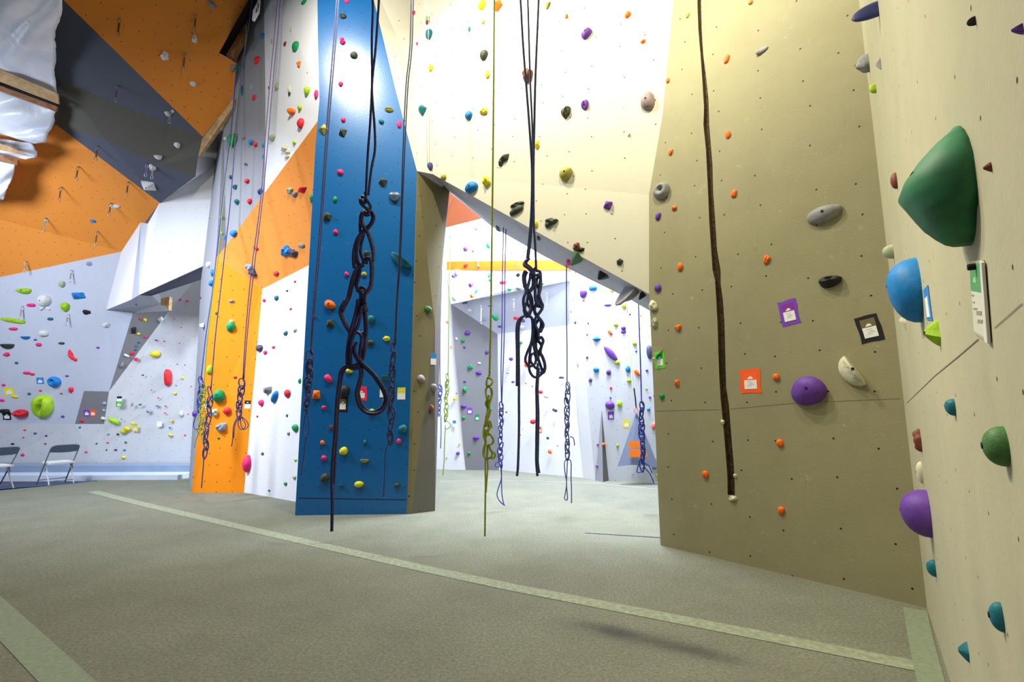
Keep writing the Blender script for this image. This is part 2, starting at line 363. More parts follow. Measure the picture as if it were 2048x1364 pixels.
# hanging white volumes
a = P(281,445,10.25); b = P(296,447,9.95); c = P(263,599,10.0); d = P(212,620,11.1); e = P(267,626,11.2); f = P(322,608,10.9); g = P(243,503,10.8); h = P(278,590,10.1)
wall('wall_far_left_prism', 'white hanging prism', [a, g, d, c], M['white'])
wall('wall_far_left_prism_side', 'white hanging prism', [a, c, h, b], M['lav'])  # lavender puts the shade of the white prism's side into its colour
wall('wall_far_left_prism_under', 'white hanging prism', [c, d, e, f, h], M['lav'])  # white prism's underside, its shade painted in as lavender
q = [b, P(320,404,9.9), Od, Oe, P(400,296,9.3), P(440,255,9.8), P(432,330,10), P(410,530,10.3), h]
wall('wall_far_left_slab', 'big white hanging slab', q, M['white'], faces=[[0,1,8],[1,2,3,4,6],[4,5,6],[1,6,7,8]])
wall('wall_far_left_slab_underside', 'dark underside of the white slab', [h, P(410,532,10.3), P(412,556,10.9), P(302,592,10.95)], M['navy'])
# timber edge, dark gap at the roof edge
wall('trim_2', 'roof gap', [P(530,-70,7.7), P(503,-12,7.9), P(438,106,8.5), P(462,118,8.8), P(475,130,9.1), P(490,60,9.2), P(522,0,8.9), P(545,-70,8.6)], M['black'], hit=False)
def beam(name, pts, th, mat, label, cat):
    n = len(pts); off = Vector((0, th, 0)); vs = list(pts) + [p + off for p in pts]
    fs = [list(range(n)), list(range(2*n-1, n-1, -1))] + [[i, (i+1) % n, n+(i+1) % n, n+i] for i in range(n)]
    return tag(mesh(name, vs, fs, mat), label, cat)
beam('timber_beam', [P(466,197,8.75), P(467,213,8.75), P(397,312,9.15), P(404,279,9.0)], 0.08, M['wood'], 'pale timber board edging the orange roof panel at upper left', 'timber')
beam('timber_beam', [P(489,48,8.4), P(482,84,8.4), P(466,114,8.5), P(452,110,8.5)], 0.1, M['woodD'], 'brown timber under the black gap at the top left roof edge', 'timber')
beam('timber_block', [P(322,597,10.7), P(339,593,10.7), P(337,620,10.7), P(329,612,10.7), P(321,610,10.7)], .1, M['wood'], 'small pale timber block under the big white hanging slab', 'timber')
# bench of crash pads in front of the boulder wall
def prism_obj(name, base, z0, z1, mat, parent=None, mats2=None):
    n = len(base); vs = [(p.x, p.y, z0) for p in base] + [(p.x, p.y, z1) for p in base]
    fs = [list(range(n-1, -1, -1)), list(range(n, 2*n))] + [[i, (i+1) % n, n+(i+1) % n, n+i] for i in range(n)]
    return mesh(name, vs, fs, mat, parent)
cpad = empty('crash_pad', (-9.5, 10.9, -0.02)); tag(cpad, 'long low blue grey crash pad along the foot of the far left wall', 'crash pad')
base = [Vector((-18.5, 10.45, 0)), Vector((-7.2, 10.75, 0)), Vector((-7.1, 11.78, 0)), Vector((-18.5, 11.78, 0))]
pad = prism_obj('pad_body', base, -0.02, 0.10, M['padtop']); pad.parent = cpad; pad.matrix_parent_inverse = Matrix.Translation(-Vector((-9.5, 10.9, -0.02)))
base2 = [Vector((-18.5, 11.05, 0)), Vector((-7.15, 11.3, 0)), Vector((-7.1, 11.77, 0)), Vector((-18.5, 11.77, 0))]
p2 = prism_obj('wall_cushion', base2, 0.10, 0.24, M['pad']); p2.parent = cpad; p2.matrix_parent_inverse = Matrix.Translation(-Vector((-9.5, 10.9, -0.02)))

# ------------------------------------------------------------------ far room through the archway
m0 = F(931, 940); m1 = F(998, 940); m2 = F(1167, 956); m3 = F(1190, 961)
wall('wall_back_white', 'tall white wall beyond the archway', [F(840, 938), m0, P(902,608,11.9), P(893,540,11.9), P(893,430,11.9), P(840,430,11.9)], M['white'])
wall('wall_back_grey', 'grey panel beyond the archway', [m0, m1, P(995,668,12.0), P(902,608,11.9)], M['grey'])
wall('wall_back_middle', 'white wall behind the hanging ropes', [m1, m2, P(1137,650,11.2), P(995,668,12.0)], M['white'])
wall('wall_back_lean', 'leaning grey panel beyond the archway', [P(940,600,11.4), P(1160,558,10.7), P(1137,650,11.2), P(995,668,12.0), P(902,608,11.9)], M['lav'])
wall('wall_back_band', 'pale panel under the orange stripe', [P(893,540,11.9), P(1152,540,10.6), P(1160,558,10.7), P(940,600,11.4), P(902,608,11.9)], M['lavL'])
wall('wall_back_stripe', 'orange stripe beyond the archway', [P(893,523,11.9), P(1137,520,10.6), P(1156,548,10.5), P(1152,552,10.6), P(1140,540,10.6), P(893,540,11.9)], M['stripe'])
wall('wall_back_upper', 'white wall above the orange stripe', [P(893,523,11.9), P(1145,520,10.6), P(1160,400,10.6), P(893,380,11.9)], M['white'])
wall('wall_back_rust', 'rust panel', [P(880,370,8.9), P(915,384,9.3), P(968,436,10.4), P(885,457,10.2), P(870,460,10.2)], M['rust'])
SWt = P(1153,551,10.3)
wall('wall_back_edge', 'white sliver wall beyond the archway', [m2, m3, SWt, P(1140,520,10.6), P(1137,617,11.0)], M['white'], faces=[[0,1,2,4],[2,3,4]])
m4 = m3 + Vector((2.6, -0.35, 0))
r2n = (m4 - m3).cross(SWt - m3).normalized()
R2P = lambda px, py: onplane(px, py, m3, r2n)
wall('wall_back_right', 'marked white wall at the far right', [m3, m4, R2P(1420, 400), R2P(1140, 470), SWt], M['whiteM'])
# small pyramid volume at the foot of that wall
v0 = P(1203,805,10.5); v1 = F(1190, 961); v2 = F(1206, 964); v3 = F(1220, 961)
wall('wall_back_prism', 'foot volume', [v0, v1, v2, v3, v0 + Vector((0, .1, 0))], M['greyL'], faces=[[0,1,2]])
wall('wall_back_prism_side', 'foot volume', [v0, v2, v3], M['greyS'])
# outer shell
for nm, vs in (('wall_back', [(-19,13.4,-.1),(11,13.4,-.1),(11,13.4,13),(-19,13.4,13)]), ('wall_left', [(-19,2,-.1),(-19,13.4,-.1),(-19,13.4,13),(-19,2,13)]), ('wall_right_outer', [(9.5,-3,-.1),(9.5,13.4,-.1),(9.5,13.4,13),(9.5,-3,13)])):
    o = wall(nm, 'outer wall', [Vector(v) for v in vs], M['white'], hit=False)
# ------------------------------------------------------------------ climbing holds
COL = {  # code: (word, sRGB)
 'pk': ('pink', (245, 40, 120)), 'rd': ('red', (228, 40, 55)), 'gn': ('green', (20, 150, 85)), 'dg': ('dark olive', (64, 70, 54)),
 'tl': ('teal', (22, 110, 125)), 'bl': ('blue', (20, 125, 200)), 'nv': ('slate', (70, 72, 96)), 'pp': ('purple', (105, 60, 160)),
 'yl': ('yellow', (226, 214, 40)), 'lm': ('lime green', (165, 205, 35)), 'or': ('orange', (245, 112, 20)), 'wh': ('white', (222, 222, 222)),
 'gy': ('grey', (140, 140, 142)), 'bk': ('black', (28, 27, 27)), 'br': ('brown', (120, 62, 46)), 'cr': ('cream', (214, 208, 180)),
 'pg': ('pale green', (172, 184, 150)), 'sa': ('salmon', (244, 120, 100)), 'mv': ('mauve grey', (150, 132, 132)), 'ol': ('olive yellow', (165, 160, 70)),
 'ns': ('navy', (60, 66, 130)), 'gb': ('bluish grey', (150, 165, 190)), 'mg': ('moss green', (72, 118, 62)),
}
def holdmat(code):
    k = 'hold_' + COL[code][0].replace(' ', '_')
    if k in M: return M[k]
    col = srgb(*COL[code][1])
    m, nt, b = newmat(k); tc = N(nt, 'ShaderNodeTexCoord')
    n1 = N(nt, 'ShaderNodeTexNoise', Scale=14.0, Detail=6.0, Roughness=0.75); nt.links.new(tc.outputs['Object'], n1.inputs['Vector'])
    dk = tuple(c*0.72 for c in col[:3])+(1,); lt = tuple(c*0.85+0.12 for c in col[:3])+(1,)
    o = mixcol(nt, ramp(nt, n1.outputs[0], 0.3, 0.55), dk, col)
    o = mixcol(nt, ramp(nt, n1.outputs[0], 0.58, 0.8, (0,0,0,1), (0.5,)*3+(1,)), o, lt)
    nt.links.new(o, b.inputs['Base Color']); b.inputs['Roughness'].default_value = 0.55; b.inputs['Specular IOR Level'].default_value = 0.35
    n2 = N(nt, 'ShaderNodeTexNoise', Scale=160.0, Detail=3.0); nt.links.new(tc.outputs['Object'], n2.inputs['Vector'])
    bp = N(nt, 'ShaderNodeBump', Strength=0.35, Distance=0.003); nt.links.new(n2.outputs[0], bp.inputs['Height']); nt.links.new(bp.outputs[0], b.inputs['Normal'])
    M[k] = m; return m
M['bolt'] = plain('bolt_hole_dark', srgb(18, 16, 15), 0.8)
M['steel'] = plain('steel', srgb(170, 172, 176), 0.35, 0.1, 30, 0, 0.5, 0.9)

KIND = {'r': 'rounded', 't': 'teardrop', 'w': 'angular', 'c': 'half-moon', 'e': 'slim', 'k': 'lumpy', 'j': 'scooped', 'p': 'ring-shaped', 'h': 'spiked'}
def hold_geo(kind, w, h, d, rng, big):
    """outline in the wall plane, domed outwards (local x right, y up, z out)"""
    na = 28 if big else 14; nr = 8 if big else 4
    ph = [rng.uniform(0, 6.28) for _ in range(5)]
    nc = rng.choice((4, 5))
    rot0 = rng.uniform(0, 1.2)
    px_, py_ = rng.uniform(-.18, .18), rng.uniform(-.05, .3)
    if kind == 'c': px_, py_ = 0.0, 0.52
    def outline(t):
        c, s = math.cos(t), math.sin(t); r = 1.0
        x, y = c, s
        if kind == 'r':
            r = 1 + 0.05*math.cos(2*t+ph[0]) + 0.04*math.cos(3*t+ph[1])
        elif kind == 't':
            r = 1.0 + 0.03*math.cos(3*t+ph[0]); f = 1 - 0.38*max(0, -s)**1.2; x *= f
            y = y*1.0
        elif kind in 'wh':
            a = 2*math.pi/nc; u = (t - rot0) % a - a/2
            r = math.cos(a/2)/math.cos(u)*1.12
            r *= 1 + 0.10*math.cos(t+ph[0])
        elif kind == 'c':
            if s > 0: y = s*0.16
            else: y = s*1.05
            y += 0.3
        elif kind == 'e':
            r = 1/((abs(c)**3 + abs(s)**3)**(1/3)); y += 0.22*math.cos(t*2+ph[0])*0.3
        elif kind == 'k':
            r = 1 + 0.14*math.cos(2*t+ph[0]) + 0.10*math.cos(3*t+ph[1]) + 0.08*math.cos(5*t+ph[2])
            r *= 0.93
        elif kind == 'j':
            r = 1 + 0.06*math.cos(3*t+ph[1]) + (0.10 if s > 0 else 0)*abs(c); x *= 1.05
            if s > .3: y = .3 + (s-.3)*.7
        elif kind == 'p':
            r = 1 + 0.05*math.cos(3*t+ph[0])
        return x*r, y*r
    vs = []; fs = []
    for i in range(nr+1):
        q = 1 - i/nr                         # 1 at rim
        for j in range(na):
            t = 2*math.pi*j/na; x, y = outline(t)
            if kind == 'w' or kind == 'h':
                prof = (1-q) ** 0.8; qq = q*0.72 + 0.28*q**0.5 if q > 0 else 0
            else:
                qq = math.sin(q*math.pi/2); prof = math.cos(q*math.pi/2)**0.85 if q < 1 else 0
            ox, oy = px_*(1-qq)*1.0, py_*(1-qq)*1.0
            X = x*qq + ox; Y = y*qq + oy; Zz = prof
            if kind == 'j':                    # lip on top with a scoop behind it
                sc = math.exp(-((X)**2/0.30 + (Y-0.30)**2/0.06)); Zz -= 0.55*sc*prof; Zz += 0.25*math.exp(-((Y-0.0)**2)/0.05)*prof
            if kind == 'p':
                sc = math.exp(-((X-ox)**2/0.07 + (Y)**2/0.5)) if h > 1.15*w else math.exp(-((X-ox)**2 + (Y-0.15)**2)/0.11); Zz = prof*(1-0.88*sc) + 0.0
                Zz = max(Zz, 0.05 if q < 1 else 0)
            if kind in 'k':
                Zz *= 1 + 0.30*math.sin(5*X+ph[3])*math.cos(4*Y+ph[4])
                X += 0.05*math.sin(7*Y+ph[2])*prof
            if kind == 'c':
                Zz *= 1.0 + (0.35 if Y > 0.15 else 0)
            if kind == 'h': Zz = prof**1.0*1.3; 
            vs.append((X*w/2, Y*h/2, Zz*d))
    for i in range(nr):
        if i == nr-1: break
        for j in range(na):
            a, b = i*na+j, i*na+(j+1) % na
            fs.append((a, b, b+na, a+na))
    # close the crown
    base = (nr-1)*na; vs = vs[:nr*na]; cx = sum(v[0] for v in vs[base:])/na; cy = sum(v[1] for v in vs[base:])/na
    cz = max(v[2] for v in vs[base:])*1.02 if kind != 'p' else vs[base][2]
    vs.append((cx, cy, cz)); ci = len(vs)-1
    for j in range(na): fs.append((base+j, base+(j+1) % na, ci))
    # skirt into the wall
    n0 = len(vs)
    for j in range(na): vs.append((vs[j][0], vs[j][1], -0.004))
    for j in range(na): fs.append((n0+j, n0+(j+1) % na, (j+1) % na, j))
    fs.append(tuple(range(n0+na-1, n0-1, -1)))
    return vs, fs, (cx, cy, cz)
def frame_on(loc, n, rot=0):
    u = Z.cross(n)
    if u.length < 0.1: u = Vector((1, 0, 0))
    u.normalize(); v = n.cross(u)
    if rot:
        a = math.radians(rot); u, v = u*math.cos(a)+v*math.sin(a), v*math.cos(a)-u*math.sin(a)
    m = Matrix.Identity(4)
    for i in range(3): m[i][0] = u[i]; m[i][1] = v[i]; m[i][2] = n[i]; m[i][3] = loc[i]
    return m
def pxscale(loc, ax):
    a = proj(loc - ax*0.02); b = proj(loc + ax*0.02)
    return math.hypot(a[0]-b[0], a[1]-b[1])/0.04
HOLDS = []     # px, py, w px, kind, col, wall name, phrase, object
def hold(px, py, wpx, hpx, col, kind, rot=0, only=None, depth=None, label=None):
    h_ = hit(px, py, only)
    if h_ is None: print('MISS', px, py, col, kind); return None
    loc, n, dist, nme, ph = h_
    rng = random.Random(int(px*131+py*17))
    m = frame_on(loc, n, 0)
    u = Vector((m[0][0], m[1][0], m[2][0])); v = Vector((m[0][1], m[1][1], m[2][1]))
    su, sv = pxscale(loc, u), pxscale(loc, v)
    ppm = FOC/((loc-EYE).dot(Vector((0, cp, sp))))
    w = min(wpx/max(su, ppm*0.35), wpx/ppm*2.2)*0.96; h = min(hpx/max(sv, ppm*0.35), hpx/ppm*2.0)*0.96
    small = min(w, h)
    d = depth if depth else {'r': .50, 't': .45, 'w': .55, 'c': .45, 'e': .55, 'k': .5, 'j': .62, 'p': .55, 'h': .9}[kind]*small
    if nme == 'wall_right_inner' and not depth: d *= 0.8
    big = wpx > 11 and hpx > 9
    if rot:      # rotate in plane; sizes stay as given along the rotated axes
        m = frame_on(loc, n, rot)
        avg = (su+sv)/2; w = wpx/max(avg, ppm*0.4)*0.96; h = hpx/max(avg, ppm*0.4)*0.96
    vs, fs, crown = hold_geo(kind, w, h, d, rng, big)
    o = mesh('climbing_hold', vs, fs, holdmat(col), smooth=(kind not in 'wh'), mw=m)
    if wpx > 22 and kind not in 'p':
        rr = min(0.013, small*0.09); k = 10
        bv = [(crown[0]+rr*math.cos(6.2832*i/k), crown[1]+rr*math.sin(6.2832*i/k), crown[2]+0.001) for i in range(k)] + \
             [(crown[0]+rr*math.cos(6.2832*i/k), crown[1]+rr*math.sin(6.2832*i/k), crown[2]-0.005) for i in range(k)]
        bf = [tuple(range(k))] + [(i, (i+1) % k, k+(i+1) % k, k+i) for i in range(k)]
        mesh('bolt_hole', bv, bf, M['bolt'], parent=o, mw=None)
    HOLDS.append([px, py, wpx, kind, col, nme, ph, o, label, hpx])
    return o
def block(x0, y0, sc, text, only=None):
    for ln in text.replace(';', '\n').split('\n'):
        t = ln.split()
        if not t: continue
        zx, zy, zw, zh = map(float, t[:4]); col, kind = t[4], t[5]; rot = float(t[6]) if len(t) > 6 else 0
        hold(x0+zx/sc, y0+zy/sc, zw/sc, zh/sc, col, kind, rot, only)
block(0, 0, 3.031, """1285 30 60 50 gy k;1180 236 45 52 wh k;1000 340 60 60 wh k;1170 508 42 38 wh r;1265 797 42 34 br w;1018 690 35 40 wh k;1047 675 22 22 wh k
1075 880 40 40 wh t;960 950 50 50 wh c;925 1015 50 42 wh k;905 1128 100 80 wh w;700 1250 60 26 wh e;565 1340 35 22 bl r;285 1335 22 26 wh r""")
block(0, 400, 4.548, """225 825 130 60 lm j;410 915 120 115 wh r;385 985 60 30 wh e 40;440 985 50 26 wh e -40;720 870 155 78 bl w;285 957 85 32 pk e;600 968 66 100 lm j;568 765 60 62 pg r
810 582 60 45 gb w;790 1020 90 42 bk k;460 1082 55 28 tl e;120 1095 230 42 lm e -8;122 1172 85 28 pk e;400 1215 90 55 wh e;235 1250 90 50 bl c;72 1325 130 80 dg c
320 1272 40 22 pp w;355 1315 55 32 pk e;560 1303 60 22 dg e;893 1343 30 16 pp e;968 1138 66 52 wh k;1278 1080 24 28 rd r;1318 1092 42 36 yl w;1215 1190 56 78 bk w;1260 1218 38 28 yl w
1322 1245 28 26 pk r;1260 1295 18 18 pp r;1238 1330 20 18 bl r;1395 985 84 36 wh e 25;1465 1090 62 62 wh w;1460 1000 28 46 bl w;1645 907 30 16 pk e;1710 917 25 16 pk e;1588 1085 14 12 pk r
1650 1160 16 14 pk r;1418 1275 20 15 pp r;1490 1283 15 11 pk r;1633 1302 15 11 pk r;1828 890 18 22 pp r;1848 1145 45 50 wh k;1240 950 20 16 pp e""")
block(0, 680, 4.262, """60 122 56 40 pk k;140 195 35 26 tl w;610 130 48 90 rd k 20;640 165 40 30 rd e -20;230 280 70 24 pk e;278 292 42 20 rd e;572 306 30 16 pp e;33 383 35 20 pk e;470 355 105 95 bl p;345 432 25 15 rd e
248 460 38 24 tl w;375 560 165 215 lm p -14;183 622 118 78 rd j;20 513 42 24 pk e;608 425 44 58 rd k;522 457 25 12 rd e;537 652 28 22 pp e;130 483 78 24 yl k;40 605 95 36 bk e;700 687 36 22 rd e
890 540 32 32 gb r;885 600 24 28 gb r;880 668 38 36 cr k;1125 112 36 38 rd r;1080 133 50 24 wh e -30;1155 82 24 22 tl w;1160 162 34 30 pk e;1040 215 42 50 gy k;1185 22 15 15 pp r;1160 50 15 15 ns r
1322 120 88 56 yl r;1433 320 60 150 rd e 4;1510 205 14 10 gy r;1218 300 17 13 bk r;1292 428 17 13 gy r;1350 494 16 14 pk r;1490 455 28 26 yl r;1558 325 28 28 yl r;1630 395 13 12 pk r
1578 212 12 11 pk r;1127 548 26 38 gy w;1195 550 32 20 tl w;1338 560 40 24 gb w;1262 605 42 40 gb w;1410 563 17 13 rd r;1408 624 17 13 rd r;1545 630 42 50 wh k;1463 690 24 24 yl r;1447 748 17 15 tl r
1450 812 40 28 yl w;1575 810 15 14 pk r;1605 632 13 10 pk r;970 690 100 42 lm e -20;1085 755 50 40 yl r;1055 775 56 40 yl e 30;1130 710 28 28 yl r;1036 676 17 13 gy r;922 804 26 20 gy w;1002 804 22 18 bk w
1070 872 22 18 tl w;825 883 18 15 nv r;918 875 22 11 pk e;908 938 13 11 bk r;985 937 26 12 bk e;1060 938 22 11 tl e;1052 1000 34 28 yl r;682 745 20 18 tl r;300 797 34 22 tl w;395 815 24 18 pp r
212 768 25 13 rd e;200 830 19 12 rd e;388 884 19 13 br e;108 886 34 14 bk e;100 970 27 14 br e;195 978 34 24 pk e;735 955 24 16 rd e;1499 386 13 11 gy r""")
block(380, 0, 4.0125, """485 240 50 76 gn t;405 565 60 86 gn t;345 1130 66 112 gn t;430 730 28 86 tl e 4;372 492 34 45 yl r;345 545 55 70 gy k;550 490 48 62 rd r;588 292 26 48 bl r;500 700 26 56 gb t;522 787 34 46 rd t
490 1143 34 38 bl r;525 1160 28 36 rd r;430 1105 18 22 gy r;285 1115 20 28 wh r;590 1165 18 38 bl r;590 1255 15 36 bl r;443 1315 15 18 tl r;472 458 11 20 wh r
870 15 25 18 rd r;925 25 66 48 gn t;942 122 22 34 or t;830 250 42 80 cr t;885 250 32 66 pk t;777 362 42 52 br t;865 388 74 92 gn t;890 525 40 58 or k;950 590 18 30 or r;665 335 26 56 pg w
637 705 13 26 nv r;706 695 36 66 pg r;803 720 28 60 cr t;803 758 24 34 dg t;948 735 48 70 lm r;1020 762 32 76 pk r;828 900 46 88 or c 70;887 868 32 46 lm r;895 995 52 86 rd t;665 1110 56 56 pg t;842 1148 26 36 lm r
765 1195 54 48 cr k;790 1225 48 40 cr k;785 1262 40 34 cr k""")
block(380, 320, 3.7875, """310 130 22 30 ns r;340 205 26 46 tl w;432 160 28 34 rd r;357 320 30 50 tl w;455 315 30 46 rd t;333 558 48 52 bl t;265 585 16 38 bl r;165 435 38 36 ol w;235 432 20 36 yl r;240 555 13 22 lm r
535 240 40 50 ns w;420 32 11 18 tl r;148 795 30 50 wh r;175 855 18 56 bl r;165 935 24 46 bl r;82 1047 14 14 pp r;100 1258 38 46 wh k;760 232 50 46 pg k;795 262 44 44 gy k;852 225 72 56 rd w;922 290 26 76 gn w;845 648 68 30 gy e -12
735 690 84 80 bl k;785 705 66 66 nv k;500 668 48 24 rd e -30;655 862 40 38 rd r;458 815 60 66 gb k;478 855 60 60 nv k;318 1070 48 32 gy w;200 1160 20 26 mg r;310 1265 68 78 gn r;316 1225 40 40 pg t 180;797 922 18 18 pk r;738 992 15 18 ns r
660 1047 30 40 tl r;565 1065 24 28 pk r;765 1130 20 22 pk t;730 1315 32 46 tl w;803 1290 40 36 pg w""")
block(360, 660, 3.7875, """225 300 42 76 lm r;298 500 98 96 gn r;418 358 28 18 rd e;265 622 70 54 cr k;360 615 64 62 rd t;318 735 80 76 gb k;293 818 22 18 gn r;122 635 36 56 pp r;875 5 30 34 pg w 40
608 138 44 58 nv r;650 172 28 36 pk t;712 132 26 26 pk r;672 455 56 70 gy k;728 508 40 84 bl e -35;822 482 44 64 rd r;622 552 34 54 pk r;588 655 18 22 rd w;815 648 16 24 tl e;880 742 46 60 gn r;912 385 22 54 gn w
826 785 24 28 gy r;628 937 22 24 tl r;878 985 22 24 lm r;870 1115 24 34 pg r;802 1165 26 28 gn r;677 1216 15 18 tl r;520 1010 66 106 pk t 180""")
BL = ['wall_column_front', 'wall_column_top', 'wall_centre', 'wall_centre_wedge', 'wall_column_right', 'wall_column_back']
block(580, 0, 3.7875, """430 15 36 28 pk r;403 130 54 42 dg c;398 315 48 52 pk k;485 422 58 50 dg r;385 638 36 40 pk r;405 908 36 40 pk r;258 985 76 82 ol w;400 1005 66 76 dg w;750 835 68 42 ol c;692 922 42 36 tl r;382 1305 50 42 pk r
938 100 28 32 pk r;963 332 15 28 pk r;1043 145 46 56 pg w;1043 172 36 36 br w;1055 265 60 80 tl t;1068 517 42 52 yl r;828 942 36 62 pk r;1005 835 66 86 tl w;1062 1262 50 64 ns t;1165 1345 46 48 ol r""", BL)
block(580, 340, 3.7875, """343 222 36 44 gn r;283 352 74 68 dg w;347 470 36 50 pk k;703 88 70 74 dg w;793 200 76 66 gb j;430 790 36 42 pk k;580 635 58 54 dg w;562 790 48 36 ol r;840 690 195 100 tl c -36;303 1020 92 66 or r -35
305 1158 74 66 dg w;180 1110 32 28 pk r;617 1130 60 64 tl r;735 1278 60 42 yl w;612 1308 60 42 dg r;1043 1058 58 60 mg r""", BL)
block(580, 680, 3.41, """263 263 66 42 pk e -48;182 370 66 76 or w;230 462 38 34 pk w;405 210 48 38 yl r;650 258 62 60 tl c;375 350 70 90 bk r;283 597 28 38 br r;222 700 34 34 or r;232 804 38 38 pk r;366 757 62 56 yl r;512 697 28 34 tl r
508 822 62 40 ol c;238 940 62 64 dg r;350 992 40 26 tl c;470 984 64 46 yl r;732 990 40 36 dg r;770 605 66 58 tl r;743 690 36 36 pk r;560 490 52 42 lm r;640 412 16 34 pk r;890 265 58 60 mv r;980 325 44 56 gy r;962 468 36 66 br k""", BL)
UN = ['wall_arch_underside', 'wall_centre']
FAR = [w[0] for w in WALLS if w[0].startswith('wall_back')]
block(860, 420, 4.2625, """585 160 66 44 nv w;925 240 50 34 bk w""", ['wall_arch_underside'])
block(860, 420, 4.2625, """398 155 34 40 sa t;305 332 40 44 pp r;370 343 28 40 sa r;497 303 30 52 gn e 30;585 408 13 15 or r;695 365 20 18 gy r;305 473 44 38 rd w;415 487 22 18 br w;815 345 38 28 gb w;200 562 32 34 pp w
235 530 60 42 wh k;350 640 40 48 pp k;395 695 20 40 gn e -20;357 735 36 38 or k;218 752 50 58 wh r;297 793 52 24 nv w;335 855 34 32 wh r;505 560 22 38 gn e;515 600 32 26 gn r;620 617 66 38 rd w;678 675 44 30 gn w
757 665 46 42 gy r;752 555 42 38 bk w;555 915 40 62 gn e 20;460 937 34 34 gb w;597 995 42 22 pp w;732 920 42 28 rd e;795 945 36 40 nv w;785 1000 46 32 wh k;515 818 46 16 pp w;960 628 18 20 gn r;320 1048 52 42 pp r
283 1113 36 36 gn r;225 1098 22 24 wh r;297 1170 26 22 pp w;487 1213 42 34 pp k;345 1338 52 40 gn k;420 1306 28 20 wh e;692 1270 34 32 pp r;775 1132 28 26 gn r;825 1310 56 66 sa k;878 1100 16 38 sa r;148 955 26 34 sa k;178 1170 14 26 sa r
135 335 20 46 gb r;180 215 40 40 wh r;233 145 26 36 gb w""", FAR)
block(860, 720, 3.6875, """358 97 52 36 pp w;257 158 20 17 pp r;258 218 40 44 gn k;250 343 46 36 pp w;248 425 28 26 gn r;342 575 56 40 pp w 20;288 688 26 24 gn r;450 365 18 26 gn r;185 285 30 30 yl k;206 688 28 28 pp r;220 615 13 14 yl r;196 247 10 11 pp r
573 93 20 20 pg r;612 163 28 18 pp w;563 385 13 14 br r;707 172 13 13 or r;755 192 15 15 gy r;815 235 40 30 rd w;762 455 40 44 rd k;868 575 22 24 dg w;882 677 22 30 rd r;860 270 42 30 wh k;665 553 9 12 rd r;683 507 14 14 wh r;122 722 10 9 gy r""", FAR)
block(1080, 480, 5.248, """380 870 40 48 bl w;415 1305 32 68 gb t 180;380 355 14 14 br r;355 615 13 22 gy r;330 750 15 24 gy r;455 560 84 92 pp r;556 505 88 52 bl e;458 636 24 20 or r;752 532 44 28 yl e -30;712 684 86 28 pp c;880 692 50 50 yl e -40
943 780 20 22 bk w;1058 788 18 22 yl r;797 888 50 44 lm r;735 970 34 70 or e 35;875 925 56 48 pp t;875 965 62 40 pp w;590 1040 90 60 bl w;505 873 18 18 pp r;495 992 17 20 pp r;740 1190 74 215 pp t -140;810 1285 60 50 lm r
992 1084 50 40 yl r;1010 1170 26 22 pp w;495 1232 25 27 pp r;1150 1175 66 160 nv r""", FAR)
block(1080, 480, 5.248, """385 75 84 86 br k;430 105 76 50 bk w""", ['wall_centre'])
UU = ['wall_arch_underside']
hold(1156, 514, 30, 20, 'mg', 'w', 0, UU, depth=.15)
hold(1138, 524, 15, 9, 'pk', 'e', 0, UU, depth=.05)
hold(1207, 548, 22, 16, 'bk', 'w', -28, UU, depth=.11)
hold(1264, 578, 46, 24, 'gy', 'c', -25, UU, depth=.21)
hold(1287, 588, 16, 14, 'bk', 'w', 0, UU, depth=.10)
block(1080, 480, 5.248, """835 230 74 74 dg w""", ['wall_centre'])
block(1080, 480, 5.248, """1205 870 70 100 pg k;1190 690 90 130 cr k""", ['wall_right_inner'])
block(1080, 730, 3.896, """438 38 48 42 bl r;535 58 40 48 pp p;395 118 34 42 pp w;685 30 42 58 bl t 180;693 122 34 32 lm r;833 42 24 18 pp r;553 180 20 22 rd r;548 255 18 20 tl w;545 315 74 72 pp r;620 302 40 56 lm r
828 185 17 18 lm r;856 252 20 18 pp r;845 347 28 30 bl r;603 628 24 22 lm k;452 622 28 18 pp w;445 786 26 26 pp w;495 617 26 26 or r;886 475 36 76 sa k;890 238 12 26 br r;893 770 48 106 gy r;910 860 22 26 yl r;725 850 11 12 ol r
310 10 22 24 bl w;340 627 10 16 gy r;378 742 9 9 gy r;167 98 44 24 nv k;115 352 44 24 nv e -20;60 570 20 22 dg w;78 677 26 32 or r;138 630 13 12 gy r;50 245 40 30 wh k;755 60 30 66 or e 35""", FAR)
CW = ['wall_centre', 'wall_column_top', 'wall_centre_wedge']
block(820, 0, 3.938, """468 232 24 42 tl t;572 45 60 70 yl e -40;578 175 28 34 ol r;585 437 66 78 dg r;613 588 42 66 yl t 180;465 912 62 70 bl t;585 880 64 54 yl k;742 1245 96 60 dg w 20;715 1285 44 60 dg w;930 598 90 108 br k -20;1085 45 34 60 ol e -30
1232 130 28 40 or r;1716 118 54 52 or r;1393 268 90 66 pp e 32;1838 328 50 36 or w;1230 887 76 105 dg k;1380 828 64 78 pp p;1875 800 116 156 mv r;1003 1140 46 80 yl w;1725 1062 24 34 pg k;690 45 90 84 or w""", CW)
block(820, 320, 3.938, """487 218 104 86 bl r;605 170 70 80 yl k;845 352 124 40 dg k;840 398 124 50 dg e 20;1113 485 108 60 dg k;1090 510 60 46 dg r;990 505 38 66 yl r;1230 110 112 100 ol r;1557 355 80 80 pp w""", CW)
block(820, 320, 3.938, """180 160 40 26 pk e -30""", CW)
GW = ['wall_right_inner', 'wall_centre']
